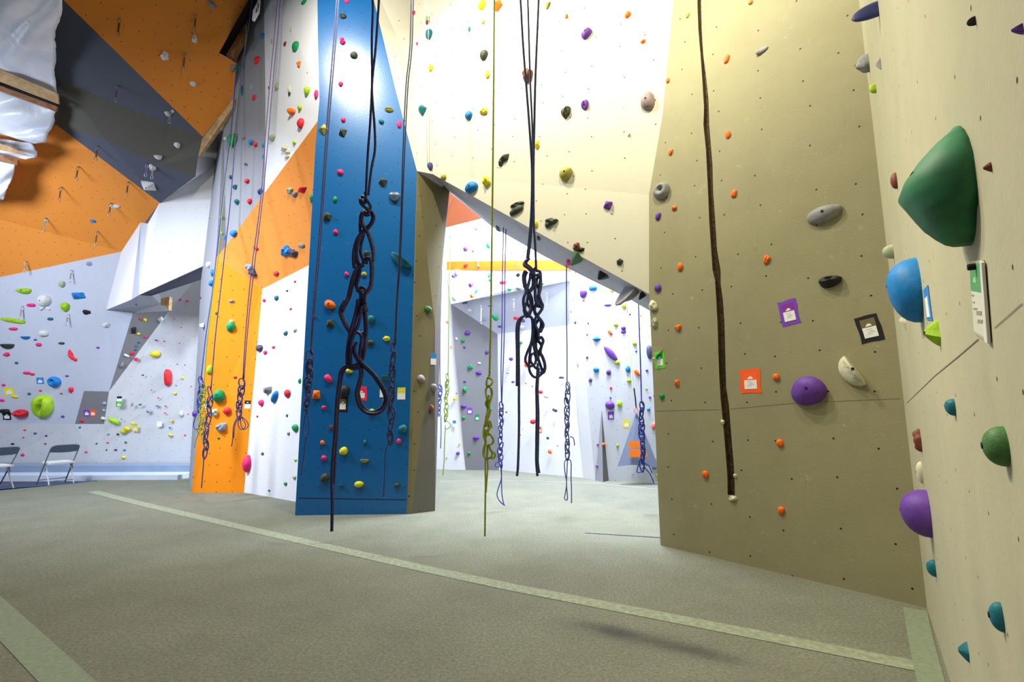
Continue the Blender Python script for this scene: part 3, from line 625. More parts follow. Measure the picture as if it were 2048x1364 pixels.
block(1280, 0, 3.41, """755 18 40 28 or r;325 105 32 42 ol k;190 550 30 34 or r;593 403 36 64 or e -20;826 348 52 138 gy c 92;600 918 42 58 or r;210 1038 34 44 or k;642 1322 38 56 or e -15;150 1305 120 110 gy p""", GW)
block(1280, 380, 3.1, """213 112 34 36 or k;113 163 34 48 pp e -20;250 477 36 54 or r;785 430 44 64 or k;1140 152 228 112 gy r 8;1178 565 136 84 bk j;238 853 38 46 or k;232 1195 40 50 or w;845 1160 48 44 or r;137 1280 32 40 gn r
1045 1245 222 192 pp r;112 607 42 50 pp r""", GW)
hold(1280+1310/3.1, 380+1130/3.1, 76, 56, 'cr', 'c', -62, GW)
block(1280, 800, 2.9645, """830 255 44 50 or r;388 440 40 46 or r;838 655 44 52 or r;490 130 24 36 cr k;565 450 22 34 cr k;552 583 56 34 cr k""", GW)
# holds on the cream wall at right: seen almost edge on, so placed by their base edge and how far they stand out
def rhold(xr, y0, y1, xl, col, kind, wf=0.75, rot=0, pyoff=0.0, label=None):
    yc = (y0+y1)/2
    pn = R(xr, yc); far = -rd
    hgt = (y1-y0)/(FOC/((pn-EYE).dot(Vector((0, cp, sp)))))
    w = hgt*wf; loc = pn + far*(w*0.42)
    n = rn if (EYE-loc).dot(rn) > 0 else -rn
    s = 0.0
    while s < 0.6 and proj(loc + n*s)[0] > xl: s += 0.002
    m = frame_on(loc, n, rot); rng = random.Random(int(xr*7+y0))
    d = max(s*1.0, 0.015)
    vs, fs, crown = hold_geo(kind, w if not rot else w, hgt, d, rng, True)
    o = mesh('climbing_hold', vs, fs, holdmat(col), smooth=(kind not in 'wh'), mw=m)
    if y1 - y0 > 40:
        rr = 0.008; k = 10; cx, cy, cz = crown
        bv = [(cx+rr*math.cos(6.2832*i/k), cy+rr*math.sin(6.2832*i/k), cz+0.001) for i in range(k)] + [(cx+rr*math.cos(6.2832*i/k), cy+rr*math.sin(6.2832*i/k), cz-0.005) for i in range(k)]
        mesh('bolt_hole', bv, [tuple(range(k))] + [(i, (i+1) % k, k+(i+1) % k, k+i) for i in range(k)], M['bolt'], parent=o)
    HOLDS.append([xr, yc, 40, kind, col, 'wall_right', 'cream wall at right', o, label, y1-y0])
    return o
rhold(1842, 500, 640, 1775, 'bl', 'r', 0.7, label='big smooth blue hold bulging from the cream wall at right')
rhold(1862, 985, 1078, 1800, 'pp', 'r', 0.8, label='big purple dome bulging low from the cream wall at right')
rhold(1880, 634, 690, 1846, 'lm', 'w', 0.7, label='angular lime hold over the blue taped card on the cream wall')
rhold(2018, 853, 938, 1965, 'mg', 'r', 0.7, label='green egg-shaped hold near the right edge of the photo')
rhold(1911, 796, 832, 1889, 'tl', 'r', 0.8)
rhold(1843, 861, 904, 1827, 'br', 'k', 0.5)
rhold(1845, 924, 968, 1832, 'cr', 't', 0.5)
rhold(1812, 626, 660, 1798, 'cr', 'w', 0.5)
rhold(1787, 486, 515, 1765, 'pg', 'r', 0.6)
rhold(1872, 1123, 1156, 1853, 'tl', 't', 0.6)
rhold(2008, 1211, 1267, 1978, 'tl', 'r', 0.6)
rhold(1938, 1289, 1326, 1915, 'tl', 'w', 0.7)
rhold(1757, -2, 29, 1703, 'ns', 'e', 0.5, label='navy blue box-like hold at the top of the cream wall')
rhold(1738, 97, 142, 1715, 'gy', 'k', 0.4)
rhold(1762, 109, 141, 1751, 'gy', 'w', 0.4)
rhold(1752, 163, 183, 1738, 'lm', 'e', 0.5)
rhold(1794, 340, 376, 1781, 'br', 'r', 0.5)
rhold(2047, 40, 66, 2036, 'pp', 'w', 0.5)
rhold(1984, 322, 344, 1976, 'br', 'w', 0.3)
rhold(1952, 30, 50, 1947, 'bk', 'e', 0.2)
# the big green volume-sized hold, lofted from horizontal half-ellipses
def green_volume():
    rows = [(189,1913,1926,.10),(205,1893,1936,.35),(230,1862,1944,.62),(262,1832,1948,.85),(300,1806,1950,1.0),(328,1797,1950,1.0),(352,1812,1950,.98),(380,1830,1949,.95),(404,1846,1944,.85),(408,1849,1936,.72),(430,1868,1930,.55),(448,1888,1922,.36),(458,1904,1915,.12)]
    pn = R(1950, 328); far = -rd; n = rn if (EYE-pn).dot(rn) > 0 else -rn
    ppm = FOC/((pn-EYE).dot(Vector((0, cp, sp)))); Wd = 0.30; ctr = pn + far*(Wd*0.5)
    vs = []; fs = []; k = 20
    for (y, xl, xr, wf) in rows:
        z = pn.z + (328-y)/ppm; c = Vector((ctr.x, ctr.y, z)); s = 0.0
        while s < 0.5 and proj(c + n*s)[0] > xl: s += 0.001
        s = max(s, 0.01)
        for j in range(k+1):
            t = math.pi*j/k; ct, st_ = math.cos(t), math.sin(t)
            vs.append(c + far*(Wd/2*wf*ct*(1 if ct > 0 else 1)) + n*(s*(st_**0.8 if st_ > 0 else 0)))
    for i in range(len(rows)-1):
        for j in range(k):
            a = i*(k+1)+j; fs.append((a, a+1, a+k+2, a+k+1))
    fs.append(tuple(range(k, -1, -1))); b = (len(rows)-1)*(k+1); fs.append(tuple(range(b, b+k+1)))
    fs.append(tuple(i*(k+1) for i in range(len(rows))) + tuple(i*(k+1)+k for i in range(len(rows)-1, -1, -1)))
    o = mesh('climbing_hold', vs, fs, M['bigg'], smooth=True)
    o.data.polygons.foreach_set('use_smooth', [len(p.vertices) == 4 for p in o.data.polygons])
    o = o; tag(o, 'huge green fin-shaped hold jutting from the cream wall at right', 'climbing hold', 'climbing holds on the walls')
    bpnt = pn + Vector((0, 0, (328-348)/ppm))
    d = ray(1824, 347); t = None
    bm = bmesh.new(); bm.from_mesh(o.data); bmesh.ops.triangulate(bm, faces=bm.faces); tr = BVHTree.FromBMesh(bm); bm.free()
    loc, nn, i_, ds = tr.ray_cast(EYE, d.normalized())
    if loc is not None:
        if nn.dot(d) > 0: nn = -nn
        m = frame_on(loc, nn); kk = 12; rr = .006
        mesh('bolt_hole', [m @ Vector((rr*math.cos(6.2832*i/kk), rr*math.sin(6.2832*i/kk), .0012)) for i in range(kk)] + [m @ Vector((rr*math.cos(6.2832*i/kk), rr*math.sin(6.2832*i/kk), -.01)) for i in range(kk)],
             [tuple(range(kk))] + [(i, (i+1) % kk, kk+(i+1) % kk, kk+i) for i in range(kk)], M['bolt'], parent=o)
    # raised moulding marks near the top
    mv = []; mf = []
    for (mx, my, mw_, mh) in ((1912,214,3,9),(1918,216,2.5,8),(1923,212,2.5,7),(1908,222,2,6),(1910,236,3,12),(1916,238,2.5,10),(1921,242,2,9)):
        dd = ray(mx, my); loc, nn, i_, ds = tr.ray_cast(EYE, dd.normalized())
        if loc is None: continue
        if nn.dot(dd) > 0: nn = -nn
        m = frame_on(loc, nn, 12); pp = FOC/((loc-EYE).length); a, b = mw_/pp/2, mh/pp/2; q = len(mv)
        for zz in (-.002, .0025):
            for (sx, sy) in ((-a,-b),(a,-b),(a,b),(-a,b)): mv.append(m @ Vector((sx, sy, zz)))
        mf += [(q+4,q+5,q+6,q+7),(q,q+1,q+5,q+4),(q+1,q+2,q+6,q+5),(q+2,q+3,q+7,q+6),(q+3,q,q+4,q+7)]
    if mv: mesh('moulded_mark', mv, mf, M['bolt'], parent=o)
M['bigg'] = plain('green_polyurethane', srgb(40, 118, 78), 0.6, 0.35, 9, 0.5)
green_volume()

# ------------------------------------------------------------------ ropes
def ropemat(name, col, col2, rough=0.6):
    m, nt, b = newmat(name); tc = N(nt, 'ShaderNodeTexCoord')
    w = N(nt, 'ShaderNodeTexNoise', Scale=260.0, Detail=2.0); nt.links.new(tc.outputs['Object'], w.inputs['Vector'])
    nt.links.new(mixcol(nt, ramp(nt, w.outputs[0], 0.45, 0.65), col, col2), b.inputs['Base Color']); b.inputs['Roughness'].default_value = rough
    bp = N(nt, 'ShaderNodeBump', Strength=0.4, Distance=0.001); nt.links.new(w.outputs[0], bp.inputs['Height']); nt.links.new(bp.outputs[0], b.inputs['Normal'])
    return m
M['r_navy'] = ropemat('navy_rope', srgb(50, 47, 104), srgb(84, 86, 140))
M['r_steel'] = ropemat('dark_blue_rope', srgb(58, 64, 124), srgb(98, 112, 165))
M['r_green'] = ropemat('green_rope', srgb(158, 178, 28), srgb(200, 212, 80))
M['r_blue'] = ropemat('blue_rope', srgb(50, 56, 150), srgb(86, 92, 190))
M['r_purple'] = ropemat('purple_rope', srgb(74, 52, 110), srgb(110, 90, 140))
M['r_mid'] = ropemat('slate_blue_rope', srgb(50, 56, 116), srgb(84, 92, 150))
M['r_yellow'] = ropemat('yellow_rope', srgb(206, 206, 60), srgb(220, 215, 120))
M['r_grey'] = ropemat('grey_rope', srgb(130, 128, 150), srgb(170, 168, 180))
M['r_lblue'] = ropemat('light_blue_rope', srgb(90, 128, 175), srgb(130, 160, 200))
M['r_far'] = ropemat('lime_rope', srgb(120, 150, 40), srgb(150, 175, 70))
M['strap'] = plain('yellow_webbing', srgb(226, 214, 150), 0.7)
def catmull(pts, sub):
    if len(pts) < 3: return pts
    out = []; n = len(pts)
    for i in range(n-1):
        p0, p1, p2, p3 = pts[max(0, i-1)], pts[i], pts[i+1], pts[min(n-1, i+2)]
        for k in range(sub):
            t = k/sub; t2, t3 = t*t, t*t*t
            out.append(0.5*((2*p1) + (p2-p0)*t + (2*p0-5*p1+4*p2-p3)*t2 + (3*p1-p0-3*p2+p3)*t3))
    out.append(pts[-1]); return out
def sweep(vs, fs, pts, r, seg=8, closed=False):
    n = len(pts); base = len(vs); prev = None
    for i, p in enumerate(pts):
        a = pts[i-1] if i > 0 else (pts[-1] if closed else pts[0]); b = pts[(i+1) % n] if (i < n-1 or closed) else pts[-1]
        t = (b-a)
        if t.length < 1e-7: t = Vector((0, 0, 1))
        t.normalize()
        if prev is None:
            u = t.cross(Vector((0, 1, 0)))
            if u.length < .1: u = t.cross(Vector((1, 0, 0)))
        else:
            u = prev - t*prev.dot(t)
            if u.length < 1e-4: u = t.cross(Vector((0, 1, 0)))
        u.normalize(); prev = u; v = t.cross(u)
        for k in range(seg):
            q = 2*math.pi*k/seg; vs.append(p + (u*math.cos(q) + v*math.sin(q))*r)
    for i in range(n if closed else n-1):
        for k in range(seg):
            a = base+i*seg+k; b = base+i*seg+(k+1) % seg; j = (i+1) % n
            fs.append((a, b, base+j*seg+(k+1) % seg, base+j*seg+k))
    if not closed:
        fs.append(tuple(base+k for k in range(seg-1, -1, -1))); fs.append(tuple(base+(n-1)*seg+k for k in range(seg)))
def tubes(name, paths, r, mat, parent, seg=8, sub=6, closed=False):
    vs = []; fs = []
    for p in paths: sweep(vs, fs, catmull(p, sub), r, seg, closed)
    o = mesh(name, vs, fs, mat, smooth=True); o.parent = parent
    if parent is not None: o.matrix_parent_inverse = Matrix.Translation(-parent.location)
    return o
def zp(x0, y0, sc, flat, Y, dx=0, dy=0, wob=0.0, ph=0.0):
    v = list(map(float, flat.replace(';', ' ').replace(',', ' ').split())); out = []
    for i in range(0, len(v), 2):
        q = i/2; out.append(P(x0 + (v[i]+dx)/sc, y0 + (v[i+1]+dy)/sc, Y + wob*math.sin(q*1.7+ph)))
    return out
def rope(name, top, label, group=None, cat='rope'):
    e = empty(name, top); tag(e, label, cat, group or 'ropes tied up in daisy chains'); bpy.context.view_layer.update(); return e
# 1: the near navy rope in front of the blue column
Y = 1.72; r = 0.0055
e = rope('climbing_rope', P(749, -60, Y), 'thick navy rope hanging nearest the blue column, with one big open loop')
tubes('hanging_strand', [zp(0,0,1,'738,-60 745.5,2 743.7,79 744,164 741,237 736,303 733,360 732,392', Y+.01)], r*.86, M['r_navy'], e)
tubes('hanging_strand', [zp(0,0,1,'760,-60 757.7,2 751.6,92 746,145 744,185 749,251 750,298 743.7,333 740,360 737,390', Y-.01)], r*.86, M['r_navy'], e)
h1 = (670, 380, 5.685)
K = []
def h(fl, off=0, dx=0, w=.006, ph=0): K.append(zp(h1[0], h1[1], h1[2], fl, Y+off, dx, 0, w, ph))
h('345,20 350,90 335,150 295,120 290,95 320,75 350,100 385,150 405,190 390,215', -.006)
h('285,115 300,160 345,200 380,235 370,265 330,250 310,270', -.012)
h('400,165 400,210 360,240 320,240 345,285 395,280', .008)
h('310,245 290,330 320,410 370,490 410,610 432,720 428,815', 0); h('325,245 305,330 335,410 382,490 422,610 440,700 436,800', .012)
h('395,240 430,260 445,320 420,385 375,440 335,470 290,540 255,620 245,720 262,810 300,850', -.004); h('380,235 412,262 428,320 404,385 360,430 318,470 270,540 235,620 228,720 246,820 285,870', .006)
h('290,290 286,380 286,480', .012); h('315,470 250,560 216,680 208,790 218,890', -.002); h('330,500 300,600 290,700 318,790 345,830', .01)
h('340,830 345,790 370,772 400,792 412,890 412,1000 398,1100 350,1170', -.01); h('355,835 362,800 385,782 414,800 426,890 424,1000 410,1105 362,1178', .004)
h('345,800 300,850 250,890 200,990 170,1110 145,1220 100,1300 78,1364', -.004); h('330,850 270,900 225,990 190,1120 165,1220 120,1310 96,1364', .008)
h('290,870 275,980 250,1090 285,1160 320,1190', .0); h('262,900 246,1000 240,1090 268,1160', .012)
h('275,1150 285,1120 312,1108 345,1135 348,1180 340,1230 345,1290', -.012); h('280,1150 318,1260 340,1380', -.004); h('300,1140 335,1260 362,1380', .004); h('290,1180 288,1270 262,1380', .01)
h1 = (650, 600, 5.246)
h('215,0 165,85 160,150 205,250 250,330 272,360', -.004); h('245,0 198,80 180,150 220,250 264,325 290,350', .006)
h('345,-10 325,120 290,250 252,400 232,560 234,690', -.006); h('365,-10 342,120 306,260 268,400 252,560 254,690', -.002); h('385,60 355,240 300,370 272,480 268,600 274,690', -.010)
h('390,-10 425,140 440,300 430,380', 0, ); h('378,-10 408,140 422,300 412,400', .008)
h('300,355 345,340 378,372 384,420 372,500 364,600 380,640', -.002); h('378,350 410,350 425,400 416,470 400,540 376,620', .006); h('395,345 432,372 430,470 412,560 392,630', .012)
h('228,690 270,712 320,700 350,695', -.010); h('232,672 275,690 330,676 362,700', -.004); h('240,700 285,722 335,715', .004)
tubes('chain_knot', K, r*1.1, M['r_navy'], e)
K = []
h('330,440 308,520 340,600 400,675 470,735 545,820 610,920 648,1010 640,1100 590,1170 510,1196 430,1180 368,1125 336,1040 330,960 350,880 372,800 368,730 340,695', -.008, ph=1, w=.003)
h('300,480 305,560 355,650 420,710 495,780 560,870 612,960 630,1030 615,1100 568,1150 505,1176 440,1160 388,1105 360,1030 350,960 368,880 386,800 384,730 358,700', .002, ph=2, w=.003)
tubes('open_loop', K, r*1.1, M['r_navy'], e)
tubes('rope_tail', [zp(0,0,1,'696,731 688,734 681,744 677,771 673,806 670.3,860 665.6,915 663.2,961 664.6,1002 663.5,1062.5', Y-.004)], r, M['r_navy'], e)
tubes('rope_tail', [zp(0,0,1,'697,734 690,738 685,750 681,771 677,806 674.3,860 670.6,915 667.8,961 667,968', Y+.006)], r*.9, M['r_navy'], e)
# 2: navy rope with two chains in front of the arch
Y = 2.25; r = 0.0058
e = rope('climbing_rope', P(1060, -60, Y), 'navy rope of three strands hanging before the archway, ending in two knotted chains')
tubes('hanging_strand', [zp(0,0,1,'1036,-60 1041,2.5 1046,89 1055,203 1061.5,292 1064,345 1063,416 1059,472 1054,518', Y)], r, M['r_steel'], e)
tubes('hanging_strand', [zp(0,0,1,'1053,-60 1055.6,2.5 1060,152 1064.5,254 1066,345 1065.5,416 1062,472 1057,518', Y+.012)], r*.85, M['r_steel'], e)
tubes('hanging_strand', [zp(0,0,1,'1079,-60 1077,2.5 1071,152 1068.6,254 1067,345 1067.6,447 1070,482 1072.5,540', Y-.008)], r, M['r_steel'], e)
h1 = (1010, 500, 4.87); K = []
h('225,90 192,120 188,150 225,175 262,220 272,290 268,370 235,410', -.008); h('240,80 212,108 208,140 240,165 280,215 286,290 278,360', .004); h('200,200 178,250 184,330 212,400 242,470 254,550 235,610 205,650', -.004)
h('215,210 195,260 200,330 228,400 258,470 264,545 250,600', .008); h('250,220 238,300 206,400 180,480 186,560 212,620 240,650', -.01); h('262,365 232,420 214,510 246,570 240,625 200,655', .012); h('180,510 196,545 186,590 205,640', .0)
tubes('chain_knot', K, r*1.25, M['r_steel'], e); K = []
h('300,170 275,215 285,250 325,240 345,265 338,340 330,430 350,500 368,545 345,600 318,640 355,690 372,735 345,800', -.008); h('300,200 340,215 348,280 344,380 320,470 300,530 284,570 300,630 345,680 352,740 325,810 318,850', .006)
h('278,230 292,300 294,400 300,500 340,540 362,570 330,620 300,660 290,720 320,790 325,850', -.012); h('330,240 305,320 335,400 312,480 345,550 300,545 290,600 330,665 300,720 292,800 305,860', .012)
h('318,880 350,850 372,885 355,940 345,1000 372,1060 390,1130 378,1190 345,1195', -.004); h('330,850 318,880 355,930 330,1000 325,1060 345,1120 365,1185', .008)
h('285,760 275,850 285,950 310,1030 330,1080', 0); h('300,760 292,860 300,950 325,1020', .010)
tubes('chain_knot', K, r*1.25, M['r_steel'], e); K = []
h('215,630 262,670 268,800 255,900 215,1000 198,1070 225,1125 275,1125 302,1075 288,1015 258,1020 250,1080 290,1140 330,1165', -.006, w=.003); h('235,640 280,700 266,850 248,960 236,1080 238,1170 275,1232 325,1232 368,1190 390,1120 372,1050 350,1010', .004, w=.003)
h('250,650 290,720 300,850 300,960 280,1010', .010, w=.003)
tubes('open_loop', K, r*1.05, M['r_steel'], e)
tubes('rope_tail', [zp(1010,500,4.87,'205,640 150,660 118,720 112,820 116,1000 116,1326', Y-.005)], r, M['r_steel'], e)
tubes('rope_tail', [zp(1010,500,4.87,'190,630 160,670 138,730 132,820 134,1000 136,1364', Y+.006) + zp(0,0,1,'1037.8,800 1038,856 1036,931 1033.8,952', Y+.006)], r, M['r_steel'], e)
tubes('rope_tail', [zp(1010,500,4.87,'320,1100 313,1240 306,1364', Y-.005) + zp(0,0,1,'1073.5,828 1072.8,882 1072.6,923 1075,952', Y-.005)], r, M['r_steel'], e)
tubes('rope_tail', [zp(1010,500,4.87,'330,1150 324,1240 318,1364', Y+.006) + zp(0,0,1,'1076.8,828 1076.2,882 1075.6,923 1078.5,946', Y+.006)], r*.9, M['r_steel'], e)
# 3: green rope
Y = 2.8; r = 0.0055
e = rope('climbing_rope', P(988, -60, Y), 'yellow green rope hanging before the archway, left of the two knotted navy chains')
tubes('hanging_strand', [zp(0,0,1,'989,-60 988.4,2 987.4,150 985.6,340 983.5,500 981.3,650 979,752', Y)], r*1.05, M['r_green'], e)
h1 = (940, 740, 6.825); K = []
h('258,60 255,95 238,115 224,180 238,232', -.004); h('235,95 295,130 306,165 285,205 255,215', -.01); h('240,230 216,270 220,345 232,400 214,460 240,510 262,530', -.002); h('250,225 292,262 302,330 280,395 250,440 240,505', -.008); h('285,240 296,330 286,400 262,480 268,590 238,690 258,780 228,860 212,950 220,1010', .008)
h('262,340 238,420 258,530 226,620 210,720 190,790 186,900 216,980 188,1060 180,1140 212,1212', -.006); h('262,690 292,755 288,790 255,805 235,830 225,900', -.010); h('262,800 240,880 275,880 318,950 308,1000 245,1020', .004)
h('262,1010 275,1080 305,1130 288,1190 232,1212', -.004); h('240,1020 236,1120 228,1210', .004); h('300,1120 345,1145 332,1195 288,1208', -.008); h('245,520 232,600 222,690 226,780', .002); h('206,800 200,900 210,1000 198,1080 196,1150', .008)
tubes('chain_knot', K, r*1.1, M['r_green'], e)
tubes('rope_tail', [zp(0,0,1,'971,917 970.6,940 971.2,964 970.5,1010 969.8,1072.5', Y)], r*.9, M['r_green'], e)
tubes('rope_tail', [zp(0,0,1,'974,917 975.8,930 974,955 972.2,985', Y+.008)], r*.8, M['r_green'], e)
# procedural daisy chain between two picture points
def chain_paths(x0, y0, x1, y1, n, wpx, Y, r, seed=1):
    rg = random.Random(seed); out = []; L = math.hypot(x1-x0, y1-y0)/n
    ppm = FOC/(Y*1.02); w = wpx/2
    for i in range(n):
        t = (i+.5)/n; cx = x0+(x1-x0)*t + rg.uniform(-.15, .15)*wpx; cy = y0+(y1-y0)*t; til = rg.uniform(-.5, .5) + (.25 if i % 2 else -.25)
        hh = L*rg.uniform(.68, .95); ww = w*rg.uniform(.55, 1.0); pts = []
        for k in range(9):
            a = 2*math.pi*k/9; lx, ly = ww*math.sin(a)*(1-.25*math.cos(a)), hh*math.cos(a)
            pts.append(P(cx+lx*math.cos(til)-ly*math.sin(til)*.35, cy+ly, Y + (r*1.3)*math.sin(a*1+ i)))
        out.append(pts)
    st_ = []
    for ph in (0, 2.1, 4.2):
        pts = []
        m = n*4
        for k in range(m+1):
            t = k/m; pts.append(P(x0+(x1-x0)*t + w*.55*math.sin(t*n*math.pi+ph), y0+(y1-y0)*t, Y + r*1.5*math.cos(t*n*math.pi+ph)))
        st_.append(pts)
    return out, st_
def simple_rope(label, mat, Y, r, strands, chain, tails, group='ropes tied up in daisy chains', loops=()):
    x, y = strands[0][0] if strands else chain[:2]
    e = rope('climbing_rope', P(x, y, Y), label, group)
    for s_ in strands: tubes('hanging_strand', [[P(a, b, Y) for a, b in s_]], r, mat, e, 6, 4)
    if chain:
        x0, y0, x1, y1, n, w, rk = chain
        c1, c2 = chain_paths(x0, y0, x1, y1, n, w*1.15, Y, r, int(x0))
        vs = []; fs = []
        for p in c1: sweep(vs, fs, catmull(p + [p[0]], 3)[:-1], r*rk, 6, True)
        for p in c2[:1]: sweep(vs, fs, p, r*rk, 6)
        o = mesh('chain_knot', vs, fs, mat, smooth=True); o.parent = e; o.matrix_parent_inverse = Matrix.Translation(-e.location)
    for l in loops: tubes('open_loop', [[P(a, b, Y) for a, b in l]], r*.9, mat, e, 6, 4)
    for t_ in tails: tubes('rope_tail', [[P(a, b, Y) for a, b in t_]], r*.95, mat, e, 6, 4)
    return e
simple_rope('thin navy rope hanging before the right side of the blue column', M['r_mid'], 5.2, .0075, [[(823,-60),(820,90),(812,170),(806,300),(803,400),(798,520),(793,600),(790,665),(789,690)], [(828,-60),(824,90),(816,170),(809.5,300),(805.5,400),(801,520),(795,600),(791,690)]], (786,690,780,886,9,12,1.1), [[(779,880),(771,905),(769,950),(767,994)]])
simple_rope('navy rope hanging along the left edge of the blue column', M['r_mid'], 5.6, .009, [[(678,-60),(673,5),(666,100),(656,220),(648,330),(640,450),(630,570),(623,660),(621,705)], [(681,-60),(677,5),(670,100),(660,220),(652,330),(644,450),(634,570),(626,660),(622,705)]], (621,705,613,815,6,13,1.2), [[(612,870),(610,890),(606,925),(602,950)]], loops=[[(615,810),(609,840),(606,860),(612,869),(618,862),(618,840),(613,810)]])
simple_rope('rope chained over the yellow panel, with a double loop at its end', M['r_purple'], 7.6, .0085, [[(558,-40),(550,60),(543,130),(531,270),(524,370),(515,450),(504,530),(495,620),(489,700),(486,757)], [(563,-40),(556,60),(549,130),(537,270),(528,370),(519,450),(509,530),(499,620),(492,700),(488,757)]], (486,760,477,835,5,11,1.3), [[(474,836),(467,852),(465.5,878),(463,893)], [(478,836),(470,850),(467.5,876)]], loops=[[(479,834),(476,848),(481,858),(488,857),(491,848),(482,834)], [(481,834),(482,850),(488,859),(496,853),(494,843),(484,834)]])
simple_rope('dark rope chained down the left edge of the yellow panel to a straight tail', M['r_navy'], 8.0, .0095, [[(512,-30),(503,10),(496,60),(482,150),(472,260),(461,400),(450,500),(440,590),(430,680),(422,778)]], (422,780,409,915,8,10,1.0), [[(408,912),(406,940),(403,976)]])
simple_rope('yellow green rope bunched beside the dark chain on the yellow panel', M['r_far'], 8.3, .0075, [[(494,40),(488,110),(476,190),(466,270),(456,330),(445,420),(438,500),(424,600),(413,700),(408,775)]], (407,772,402,868,9,12,1.0), [[(403,865),(404,880),(408,892)], [(400,860),(392,880),(389,895)]])
simple_rope('blue rope tied beside the grey flank left of the yellow panel', M['r_blue'], 8.6, .010, [[(484,-40),(474,120),(462,262),(452,340),(445,400),(436,480),(425,580),(412,670),(402,760)]], (403,758,396,822,5,8,1.2), [], loops=[[(396,822),(389,840),(387,852),(392,859),(399,852),(401,838),(399,822)]])
simple_rope('blue chained rope with forked tails over the bright floor beyond the archway', M['r_blue'], 7.5, .0085, [[(1008,-40),(1008,200),(1007,440),(1005,540),(1004,650),(1002,740),(1003,806)], [(1014,-40),(1013,200),(1012,440),(1010,540),(1009,650),(1006,740),(1003.5,806)]], (1003,808,1000,932,11,9,1.1), [[(1001,930),(1003,955),(997,975),(994,990),(1000,1003),(1010,1011)], [(1003,930),(1003,960),(1004,990),(1008,1010)]], loops=[[(1000,922),(992,926),(990,932),(996,934),(1003,930)]])
simple_rope('dark chained rope right of the navy chains, with one long hanging loop', M['r_steel'], 7.2, .0085, [[(1132,-40),(1133,200),(1133,500),(1133,620),(1134,700),(1134,768)]], (1134.5,768,1135,918,9,9,1.1), [[(1136,918),(1142,924),(1142,950),(1143,985),(1143,1006)], [(1140,873),(1147,877),(1149,891)]], loops=[[(1134,917),(1129,925),(1130,945),(1133,965),(1131,985),(1129,996),(1133,1000.5),(1135,994),(1133,970),(1134,940),(1135,918)]])
simple_rope('bright blue rope bundled beside the grey triangular gate', M['r_blue'], 7.4, .0095, [[(1268,-40),(1272,300),(1276,560),(1278,640),(1280,700),(1282,760),(1283,806)]], (1284,806,1285,938,9,11,1.2), [[(1290,936),(1300,948),(1308,966)], [(1288,926),(1298,932),(1304,946)]], loops=[[(1283,910),(1276,932),(1274,944),(1281,944),(1289,936),(1286,912)]])
simple_rope('green chained rope close to the right edge of the blue column side', M['r_far'], 8.6, .009, [[(900,480),(898,600),(897,700),(896,750)]], (895,750,891,842,8,7,1.0), [[(891,850),(889,890),(888,925),(886,950)]], loops=[[(893,842),(899,846),(901,852),(896,857),(891,858)]])
simple_rope('blue chained rope half hidden behind the right edge of the blue column', M['r_blue'], 8.9, .009, [[(884,520),(881,620),(880,700),(880,772)]], (880,772,878,830,6,7,1.1), [[(882,830),(882,870),(881,897)]])
simple_rope('faint pair of thin strands left of the navy rope at the cream wall', M['r_grey'], 6.5, .003, [[(850,-40),(851,60),(852,200),(855,330)], [(857,-40),(857,60),(858,200),(859,330)]], None, [], 'thin strands')
# ------------------------------------------------------------------ route cards
TAPE = {'purple': (120, 60, 185), 'black': (10, 9, 9), 'orange': (255, 92, 20), 'green': (100, 200, 50), 'pink': (240, 35, 90), 'yellow': (235, 220, 40), 'blue': (30, 130, 210), 'white': (232, 232, 230), 'dark green': (30, 130, 90)}
def flatmat(name, col, rough=0.6):
    if name not in M: M[name] = plain(name, srgb(*col), rough, 0.04, 8)
    return M[name]
def slab(name, m, x0, y0, x1, y1, z0, z1, mat, parent=None, jag=0, rng=None):
    """thin sheet with real thickness in the frame m"""
    if jag:
        pts = []
        for (a, b, c_, d_) in ((x0,y0,x1,y0),(x1,y0,x1,y1),(x1,y1,x0,y1),(x0,y1,x0,y0)):
            for k in range(4):
                t = k/4; pts.append((a+(c_-a)*t + rng.uniform(-jag, jag), b+(d_-b)*t + rng.uniform(-jag, jag)))
    else: pts = [(x0,y0),(x1,y0),(x1,y1),(x0,y1)]
    n = len(pts); vs = [m @ Vector((x, y, z0)) for x, y in pts] + [m @ Vector((x, y, z1)) for x, y in pts]
    fs = [tuple(range(n-1, -1, -1)), tuple(range(n, 2*n))] + [(i, (i+1) % n, n+(i+1) % n, n+i) for i in range(n)]
    o = mesh(name, vs, fs, mat); 
    if parent is not None: o.parent = parent; o.matrix_parent_inverse = parent.matrix_basis.inverted()
    return o
